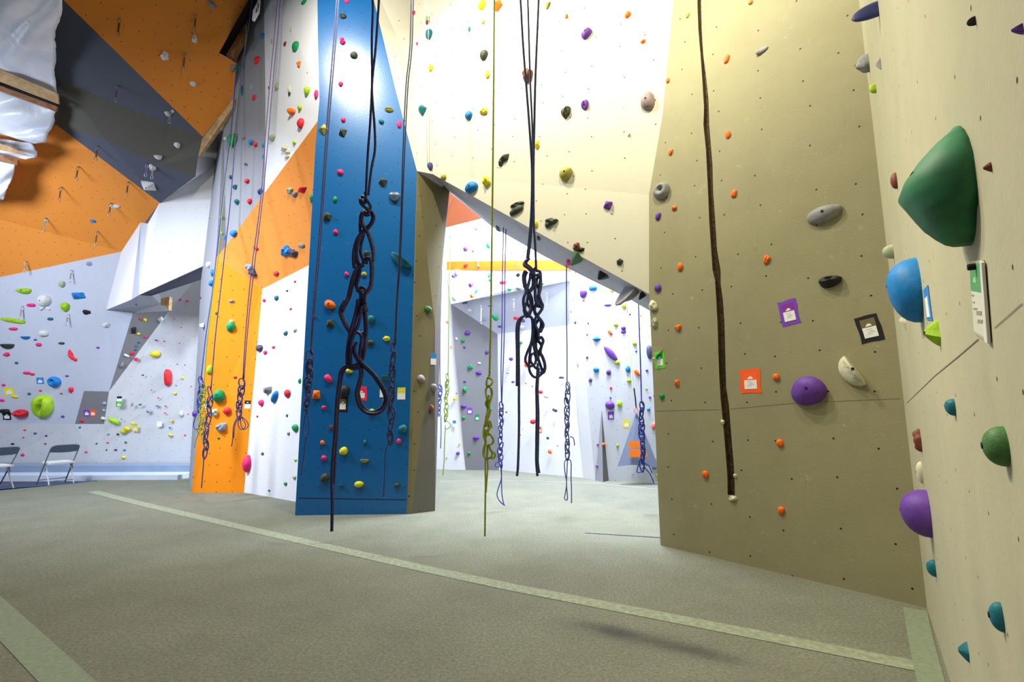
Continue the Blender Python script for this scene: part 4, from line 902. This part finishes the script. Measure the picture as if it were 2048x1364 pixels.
def card(px, py, wpx, hpx, col, label, rot=0, head=None, style='tape', only=None):
    h_ = hit(px, py, only)
    loc, n, dist, nme, ph = h_; m = frame_on(loc, n, rot)
    u = Vector((m[0][0], m[1][0], m[2][0])); v = Vector((m[0][1], m[1][1], m[2][1]))
    w = wpx/pxscale(loc, u); h = hpx/pxscale(loc, v); rng = random.Random(int(px))
    w = min(w, h*1.3)
    e = empty('route_card', mat=m); tag(e, label, 'route card', 'route cards taped to the walls'); bpy.context.view_layer.update()
    tm = flatmat('tape_'+col.replace(' ', '_'), TAPE[col]); wm = flatmat('card_paper', (236, 234, 232))
    a, b = w/2, h/2
    if style == 'tape':
        slab('tape_border', m, -a, -b, a, b, 0.001, .003, tm, e, jag=w*.035, rng=rng)
        if head:
            slab('card_header', m, -a*.66, b*.02, a*.66, b*.72, .003, .0045, flatmat('header_'+col, head), e)
        slab('grade_sheet', m, -a*.62, -b*.66, a*.62, b*.10, .003, .006, wm, e)
        top = b*.16; er = a*.27
    else:
        slab('grade_sheet', m, -a, -b, a, b, 0.001, .003, wm, e)
        slab('card_header', m, -a, b*.12, a, b, .003, .0045, tm, e)
        top = b*.38; er = a*.3
    if wpx > 11:
        pts = [(-er*1.1, top), (er*1.1, top+er*.15), (er*.8, top+er*.75), (er*.2, top+er*1.15), (-er*.3, top+er*1.0), (-er*.8, top+er*.5)]
        vs = [m @ Vector((x, y, .0045)) for x, y in pts] + [m @ Vector((x, y, .0065)) for x, y in pts]; k = len(pts)
        o = mesh('emblem', vs, [tuple(range(k, 2*k))] + [(i, (i+1) % k, k+(i+1) % k, k+i) for i in range(k)], wm); o.parent = e; o.matrix_parent_inverse = m.inverted()
    if wpx > 30:
        vs = []; fs = []; gm = flatmat('faint_print', (176, 172, 172))
        for i, (lx, ly, lw) in enumerate(((-.3, -.08, .5), (-.1, -.22, .35), (-.2, -.30, .6), (-.3, -.42, .45))):
            q = len(vs); vs += [m @ Vector((a*(lx), b*ly, .0065)), m @ Vector((a*(lx+lw), b*ly, .0065)), m @ Vector((a*(lx+lw), b*(ly+.035), .0065)), m @ Vector((a*lx, b*(ly+.035), .0065))]; fs.append((q, q+1, q+2, q+3))
        o = mesh('faint_printing', vs, fs, gm); o.parent = e; o.matrix_parent_inverse = m.inverted()
    return e
card(1578, 625.5, 37, 50, 'purple', 'purple taped route card in the middle of the olive wall', 7, (130, 40, 150))
card(1739, 657, 46, 55, 'black', 'black taped route card at the right of the olive wall', 9, (112, 100, 62))
card(1501, 762.5, 40, 47, 'orange', 'orange taped route card right of the crack in the olive wall', 1, (255, 100, 40))
cg = card(1319.5, 720, 20, 34, 'green', 'lime taped route card with a peeling corner at the olive wall edge', 3, (40, 160, 90), only=['wall_right_inner'])
h_ = hit(1322, 708, ['wall_right_inner']); m = frame_on(h_[0], h_[1], 0)
vs = [m @ Vector(v) for v in ((-.07, -.03, .006), (.04, .07, .006), (-.06, -.05, .06), (-.085, -.045, .055))]
o = mesh('peeled_corner', vs, [(0, 1, 2), (0, 2, 3)], flatmat('card_paper', (236, 234, 232))); o.parent = cg; o.matrix_parent_inverse = cg.matrix_basis.inverted()
BF = ['wall_column_front']
card(722.8, 787, 22, 28, 'pink', 'pink taped route card framed by the open loop of navy rope', 0, (225, 30, 70), only=BF)
card(765.6, 786, 12, 17, 'white', 'small white card on the blue column, right of the pink card', 0, style='plain', only=BF)
card(802.9, 787, 16, 24, 'yellow', 'yellow and white route card at right edge of the blue column', 0, style='plain', only=BF)
card(685.5, 809, 20, 30, 'black', 'black taped route card on the blue column beside the rope tail', 0, (30, 30, 30), only=BF)
card(866.8, 718, 11, 23, 'blue', 'white card with blue top on the side of the blue column', 0, style='plain')
card(558, 824, 10, 20, 'blue', 'blue taped route card on the white panel beside the blue column', 0)
card(512, 842, 7, 10, 'white', 'tiny white card at left edge of the white panel beside the blue column', 0, style='plain')
card(495.2, 809, 12, 16, 'black', 'white card with black top at right of the yellow panel', 0, style='plain')
card(414, 809, 10, 14, 'dark green', 'white card with green top on the yellow panel behind the chained ropes', 0, style='plain')
card(18.3, 783, 19, 15, 'yellow', 'yellow taped route card at the left edge of the photo', 0)
card(80.5, 761.4, 14, 13, 'blue', 'blue taped route card left of the big blue ring-shaped hold', 0)
card(14, 832, 17, 16, 'black', 'black taped route card under the black hold at far left', 0)
card(173.6, 826, 12, 13, 'purple', 'purple taped route card on the small grey panel at far left', 0)
card(185.8, 826, 12, 13, 'orange', 'orange taped route card on the small grey panel at far left', 0)
card(238.9, 797.5, 10, 10, 'black', 'white card with black top on the far left white wall', 0, style='plain')
card(238, 808.5, 12, 11, 'green', 'green taped route card just below the black topped card', 0)
card(270.3, 857, 12, 12, 'yellow', 'yellow taped route card low on the far left white wall', 0)
card(319, 848, 10, 10, 'white', 'plain white card alone on the far left white wall', 0, style='plain')
card(939.5, 821.7, 11, 13, 'purple', 'purple taped route card on the grey panel beyond the archway', 0, only=FAR)
card(954.4, 835.3, 9, 12, 'dark green', 'green taped route card on the grey panel beyond the archway', 0, only=FAR)
card(908.8, 847.5, 6.5, 13, 'blue', 'pale blue card on the tall white wall beyond the archway', 0, only=FAR, style='plain')
card(1079.7, 859.7, 7, 13, 'orange', 'orange taped route card on the white wall behind the navy rope tails', 0, only=FAR)
card(1221.9, 831.4, 12, 16, 'purple', 'purple taped route card under the purple hold beyond the archway', 0, only=FAR)
card(1252.7, 848, 14, 17, 'yellow', 'yellow taped route card left of the grey triangular gate', 0, only=FAR)
# cards on the cream wall at right, seen at a sharp angle
nR_ = rn if (EYE-R(1950,600)).dot(rn) > 0 else -rn
def rquad(name, pts, z0, z1, mat, parent):
    n = len(pts); q = [R(*p) for p in pts]; vs = [p + nR_*z0 for p in q] + [p + nR_*z1 for p in q]
    o = mesh(name, vs, [tuple(range(n-1, -1, -1)), tuple(range(n, 2*n))] + [(i, (i+1) % n, n+(i+1) % n, n+i) for i in range(n)], mat)
    o.parent = parent; o.matrix_parent_inverse = Matrix.Translation(-parent.location); return o
e = empty('route_card', R(1856, 605)); tag(e, 'blue taped route card behind the angular lime hold on cream wall', 'route card', 'route cards taped to the walls'); bpy.context.view_layer.update()
rquad('tape_border', [(1855,640),(1866,641),(1857,570),(1848,580)], .001, .003, flatmat('tape_blue', TAPE['blue']), e)
rquad('grade_sheet', [(1856.5,634),(1862.5,634),(1856.5,592),(1852,597)], .003, .005, flatmat('card_paper', (236, 234, 232)), e)
e = empty('card_holder', R(1964, 600)); tag(e, 'clear card holder with a green header card at right edge', 'card holder'); bpy.context.view_layer.update()
rquad('backing_plate', [(1953,666),(1984,686),(1970,520),(1944,521)], .001, .005, flatmat('clear_plastic', (205, 203, 178), .25), e)
rquad('green_header', [(1948,580),(1969,584),(1967,525),(1946,528)], .005, .0065, flatmat('header_leaf_green', (84, 160, 104)), e)
rquad('grade_sheet', [(1953.5,662),(1975,674),(1969.5,586),(1948.5,582)], .005, .006, flatmat('worn_paper', (216, 214, 200)), e)
rquad('emblem', [(1953,563),(1960,565),(1958.5,556),(1956.5,553),(1954,557)], .0065, .0075, flatmat('pale_mark', (170, 205, 165)), e)
rquad('side_rail', [(1978,682),(1985,687),(1973,524),(1969,521)], .003, .009, flatmat('rail_plastic', (236, 232, 232), .3), e)
for i, (a_, b_, c_, d_) in enumerate(((1950,588,1954,591),(1952,602,1956,605),(1953,615,1957,618),(1958,615,1961,618),(1960,621,1970,629),(1962,638,1972,645))):
    rquad('printed_mark', [(a_,d_),(c_,d_+1),(c_,b_+1),(a_,b_)], .006, .007, flatmat('print_grey', (150, 150, 140)), e)
kc = R(1958, 532); vs = []; fs = []; k = 14; rr = .0085
mk = frame_on(kc, nR_)
for (zz, rs) in ((.006, 1), (.020, 1), (.022, .85)):
    for i in range(k): vs.append(mk @ Vector((rr*rs*math.cos(6.2832*i/k), rr*rs*math.sin(6.2832*i/k), zz)))
for s_ in (0, 1):
    for i in range(k): fs.append((s_*k+i, s_*k+(i+1) % k, (s_+1)*k+(i+1) % k, (s_+1)*k+i))
fs.append(tuple(range(2*k, 3*k)))
o = mesh('black_knob', vs, fs, M['bolt'], smooth=False); o.parent = e; o.matrix_parent_inverse = Matrix.Translation(-e.location)
# panel seams on the walls
def seamline(name, pts, fn, n, half, mat=None):
    q = [fn(*p) + n*.0015 for p in pts]; vs = []
    for i, p in enumerate(q):
        a = q[max(0, i-1)]; b = q[min(len(q)-1, i+1)]; s_ = (b-a).normalized().cross(n)*half; vs += [p+s_, p-s_]
    o = mesh(name, vs, [(2*i, 2*i+1, 2*i+3, 2*i+2) for i in range(len(q)-1)], mat or flatmat('dark_wall_seam', (92, 84, 62))); o['kind'] = 'structure'
gN = -inn
seamline('trim_3', [(1814,806),(1870,752),(1920,711),(1958,678)], R, nR_, .0016)
seamline('trim_4', [(1990,656),(2020,630),(2046,607)], R, nR_, .001)
seamline('trim_5', [(1312,822),(1444,819)], G, gN, .0022, flatmat('fine_seam', (120, 112, 88)))
seamline('trim_6', [(1460,818),(1590,806),(1800,797)], G, gN, .0022, flatmat('fine_seam', (120, 112, 88)))
bN = bn if (EYE-b0).dot(bn) > 0 else -bn
seamline('trim_7', [(597,996),(812,999.5)], B, bN, .006, flatmat('column_seam', (16, 34, 74)))

# ------------------------------------------------------------------ quickdraws on the overhang
def quickdraw_parts(L):
    """returns meshes in local space: top at origin, hanging down L"""
    def ring(cz, hh, ww, r=.0055):
        vs = []; fs = []; pts = [Vector((ww*math.sin(2*math.pi*k/14), 0, cz+hh*math.cos(2*math.pi*k/14))) for k in range(14)]
        sweep(vs, fs, pts, r, 6, True); return vs, fs
    return ring(-.035, .042, .020), ring(-L+.035, .042, .020)
QM = [flatmat('sling_brown', (120, 78, 40)), flatmat('sling_grey', (150, 140, 130)), flatmat('sling_purple', (140, 70, 150))]
quick = [(240,38,74,0,'orange roof panel, leftmost'),(392,30,62,0,''),(370,107,142,0,''),(236,172,203,2,''),(342,222,244,1,''),(197,292,320,0,''),(158,333,360,0,''),(124,374,402,0,''),(258,364,391,0,''),(223,406,430,0,''),(295,328,352,2,''),(307,334,356,1,''),(93,436,463,1,''),(196,463,490,0,''),(54,523,545,1,''),(145,541,564,1,''),(46,613,639,1,''),(138,629,650,1,'')]
qlab = ['quickdraw at the upper left of the orange roof panel', 'quickdraw high on the right of the orange roof panel', 'quickdraw right of the white lumpy hold on the orange roof panel', 'quickdraw on the upper slate panel above the dark band', 'quickdraw at the white hold near the slate panel right corner', 'quickdraw at the edge between lower slate panel and orange overhang', 'topmost quickdraw of the orange overhang, below the torn plastic sheet', 'quickdraw left of centre on the orange overhang', 'quickdraw on the orange overhang just under the slate edge', 'quickdraw beside a slim white hold on the orange overhang', 'left quickdraw of the close pair above the angular white hold', 'right quickdraw of the close pair above the angular white hold', 'quickdraw at the left on the orange overhang fold', 'quickdraw at the right end of the orange overhang fold', 'quickdraw just above the lavender wall at left', 'quickdraw above the pale green hold on the lavender wall', 'quickdraw above the long lime hold on the lavender wall', 'quickdraw under the upright lime hold on the lavender wall']
quick += [(957,512,535,1,''),(1038,514,536,1,''),(963,610,645,1,''),(1028,598,620,1,''),(1094,586,614,1,'')]
qlab += ['quickdraw left of two on the orange stripe beyond the archway', 'quickdraw right of two on the orange stripe beyond the archway', 'leftmost quickdraw on the leaning grey panel beyond the archway', 'middle quickdraw on the leaning grey panel beyond the archway', 'rightmost quickdraw on the leaning grey panel beyond the archway']
for (x, ya, yb, ci, _), lb in zip(quick, qlab):
    hh = hit(x, ya)
    if hh is None: print('QMISS', x, ya); continue
    loc, n = hh[0], hh[1]; ppm = FOC/((loc-EYE).dot(Vector((0, cp, sp)))); L = max(.24, (yb-ya)/ppm*1.05)
    o0 = loc + n*.03
    e = empty('quickdraw', o0); tag(e, lb, 'quickdraw', 'quickdraws hanging from the overhangs')
    t1, t2 = quickdraw_parts(L); rot = Matrix.Rotation(.5, 4, 'Z')
    for nm, (v_, f_) in (('carabiner', t1), ('carabiner', t2)):
        mesh(nm, [rot @ v for v in v_], f_, M['steel'], parent=e, smooth=True)
    z0, z1 = -.07, -L+.07; a = .013; bq = .004
    vs = [rot @ Vector(v) for v in ((-a,-bq,z0),(a,-bq,z0),(a,bq,z0),(-a,bq,z0),(-a,-bq,z1),(a,-bq,z1),(a,bq,z1),(-a,bq,z1))]
    mesh('sling', vs, [(0,1,2,3),(7,6,5,4),(0,4,5,1),(1,5,6,2),(2,6,7,3),(3,7,4,0)], QM[ci], parent=e)
    nb = -n*.03
    vs = []; fs = []; sweep(vs, fs, [nb, Vector((0,0,0)), Vector((0,0,-.012))], .012, 6); mesh('bolt_hanger', vs, fs, M['steel'], parent=e)

# ------------------------------------------------------------------ torn plastic sheets and timbers
def tdepth(y): return (7.30+(y-72)*.0080) if y < 190 else 8.24+(y-190)*.0062
def sheet(topl, botl, right, label, seed):
    """topl/botl: (yleft, yright) ; right: jagged right edge from top to bottom"""
    rg = random.Random(seed); nu = 26; vs = []; fs = []; rt = []
    sub = 4
    for i in range(len(right)-1):
        for k in range(sub):
            t = k/sub; rt.append((right[i][0]+(right[i+1][0]-right[i][0])*t + rg.uniform(-1.2, 1.2), right[i][1]+(right[i+1][1]-right[i][1])*t))
    rt.append(right[-1]); nv_ = len(rt)
    for j, (xr, yr) in enumerate(rt):
        v = j/(nv_-1); yl = topl + (botl-topl)*v
        for i in range(nu):
            u = i/(nu-1); x = -70 + (xr+70)*u; y = yl + (yr-yl)*u
            dpt = tdepth(y) - .12 - .07*math.sin(u*7+v*4+seed)*math.sin(v*5+seed*2+u*3) - .015*math.sin(u*19+v*13) - .10*math.sin(math.pi*u)*math.sin(math.pi*v)
            vs.append(P(x, y, dpt))
    for j in range(nv_-1):
        for i in range(nu-1): a = j*nu+i; fs.append((a, a+1, a+nu+1, a+nu))
    o = mesh('plastic_sheet', vs, fs, M['tarp'], smooth=True)
    sm_ = o.modifiers.new('thickness', 'SOLIDIFY'); sm_.thickness = .012
    tag(o, label, 'plastic sheet', 'torn plastic sheets'); return o
sheet(-75, 112, [(130,-75),(125,-10),(124,28),(112,55),(109,78),(113,105),(109,140),(112,160),(114,186)], 'large torn white plastic sheet in the top left corner', 1)
sheet(158, 248, [(111,218),(109,240),(104,256),(96,268),(90,284),(70,287)], 'torn white plastic sheet between the upper and lower timbers', 2)
sheet(268, 296, [(64,286),(70,296),(75,305),(72,314),(52,319)], 'small torn plastic flap wrapped over the lower timbers', 3)
sheet(308, 402, [(32,326),(28,345),(20,366),(12,384),(7,399)], 'lowest scrap of white plastic at the left photo edge', 4)
beam('timber_beam', [P(-70,110,7.3), P(0,138,7.6), P(115,187,8.0), P(116,207,8.1), P(0,163,7.75), P(-70,136,7.5)], .03, M['wood'], 'wide pale timber crossing below the large plastic sheet', 'timber')
beam('timber_beam', [P(-70,148,7.6), P(0,171,7.75), P(114,213,8.15), P(112,223,8.2), P(0,181,7.85), P(-70,158,7.7)], .03, M['woodD'], 'narrow brown timber just below the wide pale timber', 'timber')
beam('gap_shade_strip', [P(-70,134,7.72), P(0,161,7.9), P(115,205,8.25), P(114,215,8.3), P(0,174,7.95), P(-70,150,7.8)], .03, M['bolt'], 'black strip standing for the shaded gap between the two upper timbers at top left', 'shade strip')  # no real part: black strip paints the shade between the timbers
beam('timber_beam', [P(-70,266,8.25), P(0,287,8.45), P(30,298,8.55), P(60,312,8.6), P(0,299,8.5), P(-70,281,8.35)], .03, M['wood'], 'pale timber stub under the small plastic flap at left', 'timber')
beam('timber_beam', [P(-70,290,8.5), P(0,308,8.7), P(36,320,8.8), P(34,330,8.8), P(0,322,8.75), P(-70,302,8.6)], .03, M['woodD'], 'lowest brown timber at the left photo edge', 'timber')

# ------------------------------------------------------------------ folding chairs
chm = flatmat('chair_tube', (120, 126, 140), .35); chl = flatmat('chair_pale_tube', (196, 198, 204), .35); chb = flatmat('chair_slate_panel', (92, 110, 140), .45); chs = flatmat('chair_seat_white', (226, 226, 224), .5)
def make_chair(loc, rz, label):
    e = empty('folding_chair', (0, 0, 0)); tag(e, label, 'folding chair', 'folding chairs by the far mat')
    w = .225
    def tb(name, paths, r, mat):
        vs = []; fs = []
        for p in paths: sweep(vs, fs, catmull([Vector(q) for q in p], 4), r, 8)
        return mesh(name, vs, fs, mat, parent=e, smooth=True)
    # front points to +y; the back frame runs from the top (rear) to the front feet
    tb('front_leg_frame', [[(-w, .22, .012), (-w, .06, .30), (-w, -.17, .70), (-w+.01, -.20, .755), (-w+.06, -.215, .785), (0, -.217, .79), (w-.06, -.215, .785), (w-.01, -.20, .755), (w, -.17, .70), (w, .06, .30), (w, .22, .012)]], .012, chm)
    for s_ in (-1, 1):
        tb('rear_leg', [[(s_*(w-.03), .02, .41), (s_*(w-.03), -.10, .22), (s_*(w-.03), -.235, .012)]], .012, chl)
        tb('hinge_brace', [[(s_*(w-.012), .0, .415), (s_*(w-.012), -.055, .30)]], .008, chm)
    tb('cross_bar', [[(-w, .17, .10), (0, .17, .10), (w, .17, .10)], [(-w+.03, -.19, .09), (0, -.19, .09), (w-.03, -.19, .09)]], .008, chm)
    def shell(name, x0, y0, z0, x1, y1, z1, mat, bow):
        vs = []; fs = []; n = 8
        for k in range(n+1):
            t = k/n; x = x0+(x1-x0)*t; b_ = bow*math.sin(math.pi*t)
            vs += [(x, y0-b_, z0-(0 if name == 'seat' else .015*math.sin(math.pi*t))), (x, y1-b_, z1), (x, y1-b_+.008, z1+.006), (x, y0-b_+.008, z0+.006)]
        for k in range(n):
            a = k*4
            for q in range(4): fs.append((a+q, a+(q+1) % 4, a+4+(q+1) % 4, a+4+q))
        fs += [(3,2,1,0), (n*4, n*4+1, n*4+2, n*4+3)]
        return mesh(name, vs, fs, mat, parent=e, smooth=False)
    shell('backrest', -w+.006, -.165, .655, w-.006, -.215, .775, chb, .012)
    vs = []; fs = []
    pts = [(-.20, -.16), (.20, -.16), (.205, .16), (.17, .215), (-.17, .215), (-.205, .16)]; n = len(pts)
    for zz in (.415, .445):
        vs += [(x, y, zz+.015*(y > .1)) for x, y in pts]
    fs = [tuple(range(n-1, -1, -1)), tuple(range(n, 2*n))] + [(i, (i+1) % n, n+(i+1) % n, n+i) for i in range(n)]
    mesh('seat', vs, fs, chs, parent=e)
    e.location = loc; e.rotation_euler = (0, 0, rz); return e
ra = F(100, 973); rb = F(146, 968)
mid = (ra+rb)/2; side = (rb-ra); ang = math.atan2(side.y, side.x)
fwd = Vector((-math.sin(ang), math.cos(ang), 0))
make_chair(Vector((mid.x, mid.y, 0)) + fwd*.235, ang, 'slate backed folding chair at the carpet edge, whole in view')
rc = F(27, 978); ang2 = ang + .22; fwd2 = Vector((-math.sin(ang2), math.cos(ang2), 0)); sd2 = Vector((math.cos(ang2), math.sin(ang2), 0))
make_chair(Vector((rc.x, rc.y, 0)) - sd2*.195 + fwd2*.235, ang2, 'slate backed folding chair cut off by the left photo edge')

# ------------------------------------------------------------------ grey triangular gate with orange labels
Yg = 10.0
e = empty('belay_gate', P(1274, 935, Yg)); tag(e, 'grey triangular fabric gate with orange labels on the far right wall', 'belay gate'); bpy.context.view_layer.update()
def gq(name, pts, Y0, th, mat, parent=None):
    n = len(pts); q = [P(x, y, Y0+dy) for x, y, dy in pts]; off = Vector((0, th, 0)); vs = q + [p+off for p in q]
    o = mesh(name, vs, [tuple(range(n)), tuple(range(2*n-1, n-1, -1))] + [(i, (i+1) % n, n+(i+1) % n, n+i) for i in range(n)], mat)
    par = parent or e; o.parent = par; o.matrix_parent_inverse = Matrix.Translation(-e.location) if parent is None else par.matrix_world.inverted(); return o
gm = flatmat('gate_fabric', (98, 106, 124), .8)
gq('fabric_panel', [(1273,824,.25),(1235,933,0),(1262,930,-.03),(1290,931,-.02),(1318,936,.05)], Yg, .02, gm)
gq('orange_label', [(1258,882,.0),(1258,896,.0),(1281,896,.0),(1280,882,.0)], Yg-.06, .012, flatmat('label_orange', (255, 128, 30)))
gq('orange_label', [(1259,899,.0),(1259,914,.0),(1282,914,.0),(1281,899,.0)], Yg-.06, .012, flatmat('label_orange', (255, 128, 30)))
gq('orange_label', [(1289,900,.0),(1291,914,.0),(1295,912,.0),(1292,899,.0)], Yg-.06, .012, flatmat('label_orange', (255, 128, 30)))
vs = []; fs = []; pts = [P(1272+5*math.sin(2*math.pi*k/12)*.7, 820+6*math.cos(2*math.pi*k/12), Yg+.2) for k in range(12)]; sweep(vs, fs, pts, .012, 6, True)
o = mesh('carabiner', vs, fs, flatmat('carabiner_pink', (220, 150, 140)), smooth=True); o.parent = e; o.matrix_parent_inverse = Matrix.Translation(-e.location)
st_e = empty('belay_strap', P(1256, 590, Yg+.1)); tag(st_e, 'thin pale yellow belay strap running down to the triangular gate', 'strap'); bpy.context.view_layer.update()
o = tubes('webbing', [[P(1246,300,Yg-.6), P(1252,560,Yg-.2), P(1255,640,Yg), P(1259,700,Yg+.05), P(1266,770,Yg+.1), P(1268,776,Yg+.1)]], .012, M['strap'], st_e)
o = tubes('lower_lanyard', [[P(1268,776,Yg+.1), P(1271,800,Yg+.15), P(1272,815,Yg+.2)]], .014, M['bolt'], st_e)
# sign hung at the top left roof edge
e = empty('hanging_sign', P(512, 18, 7.8)); tag(e, 'small white sign with dark characters at the top left roof edge', 'sign'); bpy.context.view_layer.update()
def sq(name, pts, Y0, th, mat):
    n = len(pts); q = [P(x, y, Y0) for x, y in pts]; off = Vector((0, th, 0)); vs = q + [p+off for p in q]
    o = mesh(name, vs, [tuple(range(n)), tuple(range(2*n-1, n-1, -1))] + [(i, (i+1) % n, n+(i+1) % n, n+i) for i in range(n)], mat); o.parent = e; o.matrix_parent_inverse = Matrix.Translation(-e.location)
sq('sign_board', [(518,-14),(520,2),(518,24),(508,42),(504,40),(506,20),(515,4)], 7.8, .02, flatmat('sign_white', (232, 230, 238)))
sq('sign_character', [(512,18),(514,16),(515,21),(513,24),(511,26),(512,22)], 7.79, .005, flatmat('sign_print', (96, 90, 120)))
sq('sign_character', [(515,6),(517,6),(517,16),(515,17),(515,12)], 7.79, .005, flatmat('sign_print', (96, 90, 120)))

# ------------------------------------------------------------------ labels for every hold
def ordinal(i, n):
    w = ['highest', 'second highest', 'third highest', 'fourth highest', 'fifth highest', 'sixth highest', 'seventh highest', 'eighth highest', 'ninth highest', 'tenth highest', 'eleventh highest', 'twelfth highest']
    if i == n-1 and n > 1: return 'lowest'
    if i == n-2 and n > 3: return 'second lowest'
    if i == n-3 and n > 5: return 'third lowest'
    return w[i] if i < len(w) else None
PHR = {nm: ph for nm, ph, _ in WALLS}
groups = {}
for hrec in HOLDS:
    px, py, wpx, kind, col, nme, ph, o, lab, hpx = hrec
    o['category'] = 'climbing hold'; o['group'] = 'climbing holds on the walls'
    if lab: o['label'] = lab; continue
    groups.setdefault((ph, COL[col][0]), []).append(hrec)
def sizew(h):
    s = max(h[2], h[9])
    return 'tiny' if s < 8 else 'small' if s < 16 else 'medium' if s < 30 else 'large'
used = {}
def emit(hs, ph, cw, zone):
    hs = sorted(hs, key=lambda q: q[1]); n = len(hs)
    for i, hrec in enumerate(hs):
        kd = KIND[hrec[3]]; sz = sizew(hrec)
        where = f'{zone} {ph}' if zone else ph
        if n == 1: lb = f'{sz} {cw} {kd} hold on {where}, its only {cw} hold'
        else: lb = f'{sz} {cw} {kd} hold on {where}, {ordinal(i, n)} {cw} one'
        if not zone: lb = lb.replace(f'hold on {where}', f'hold on the {where}')
        ws = lb.split()
        if len(ws) > 16: lb = lb.replace(f', its only {cw} hold', ', the only one').replace(f' {cw} one', '')
        if len(lb.split()) > 16: lb = lb.replace(f' {kd} hold', ' hold')
        if len(lb.split()) > 16: lb = lb.replace(f'{sz} {cw}', cw)
        used[lb] = used.get(lb, 0)+1
        if len(lb.split()) > 16 or used[lb] > 1: print('LABEL', len(lb.split()), lb)
        hrec[7]['label'] = lb
def split(hs, ph, cw, zone=''):
    if len(hs) <= 6: emit(hs, ph, cw, zone); return
    if not zone:
        xs = sorted(q[0] for q in hs); mx = (xs[len(xs)//2-1]+xs[len(xs)//2])/2
        split([q for q in hs if q[0] <= mx], ph, cw, 'left half of'); split([q for q in hs if q[0] > mx], ph, cw, 'right half of'); return
    if zone.startswith(('left', 'right')):
        side = zone.split()[0]; ys = sorted(q[1] for q in hs); my = (ys[len(ys)//2-1]+ys[len(ys)//2])/2
        emit([q for q in hs if q[1] <= my], ph, cw, f'upper {side} of'); emit([q for q in hs if q[1] > my], ph, cw, f'lower {side} of'); return
for (ph, cw), hs in groups.items(): split(hs, ph, cw)
# past three hundred holds: the smallest ones in the photo become one object
rest = sorted(HOLDS, key=lambda q: -(q[2]*q[9]))[299:]
vs = []; fs = []; mi = []; mats = []; smo = []
for hrec in rest:
    o = hrec[7]; mw = o.matrix_world.copy() if o.parent is None else o.matrix_world
    mw = o.matrix_basis; b_ = len(vs); mt = o.data.materials[0]
    if mt not in mats: mats.append(mt)
    vs += [mw @ v.co for v in o.data.vertices]
    for p in o.data.polygons: fs.append([b_+i for i in p.vertices]); mi.append(mats.index(mt)); smo.append(p.use_smooth)
    for ch in list(o.children): bpy.data.objects.remove(ch)
    bpy.data.objects.remove(o)
so = mesh('small_climbing_holds', vs, fs, None)
for mt in mats: so.data.materials.append(mt)
so.data.polygons.foreach_set('material_index', mi); so.data.polygons.foreach_set('use_smooth', smo)
tag(so, 'scattered tiny coloured climbing holds bolted all over the gym walls', 'climbing holds', 'climbing holds on the walls', 'stuff')
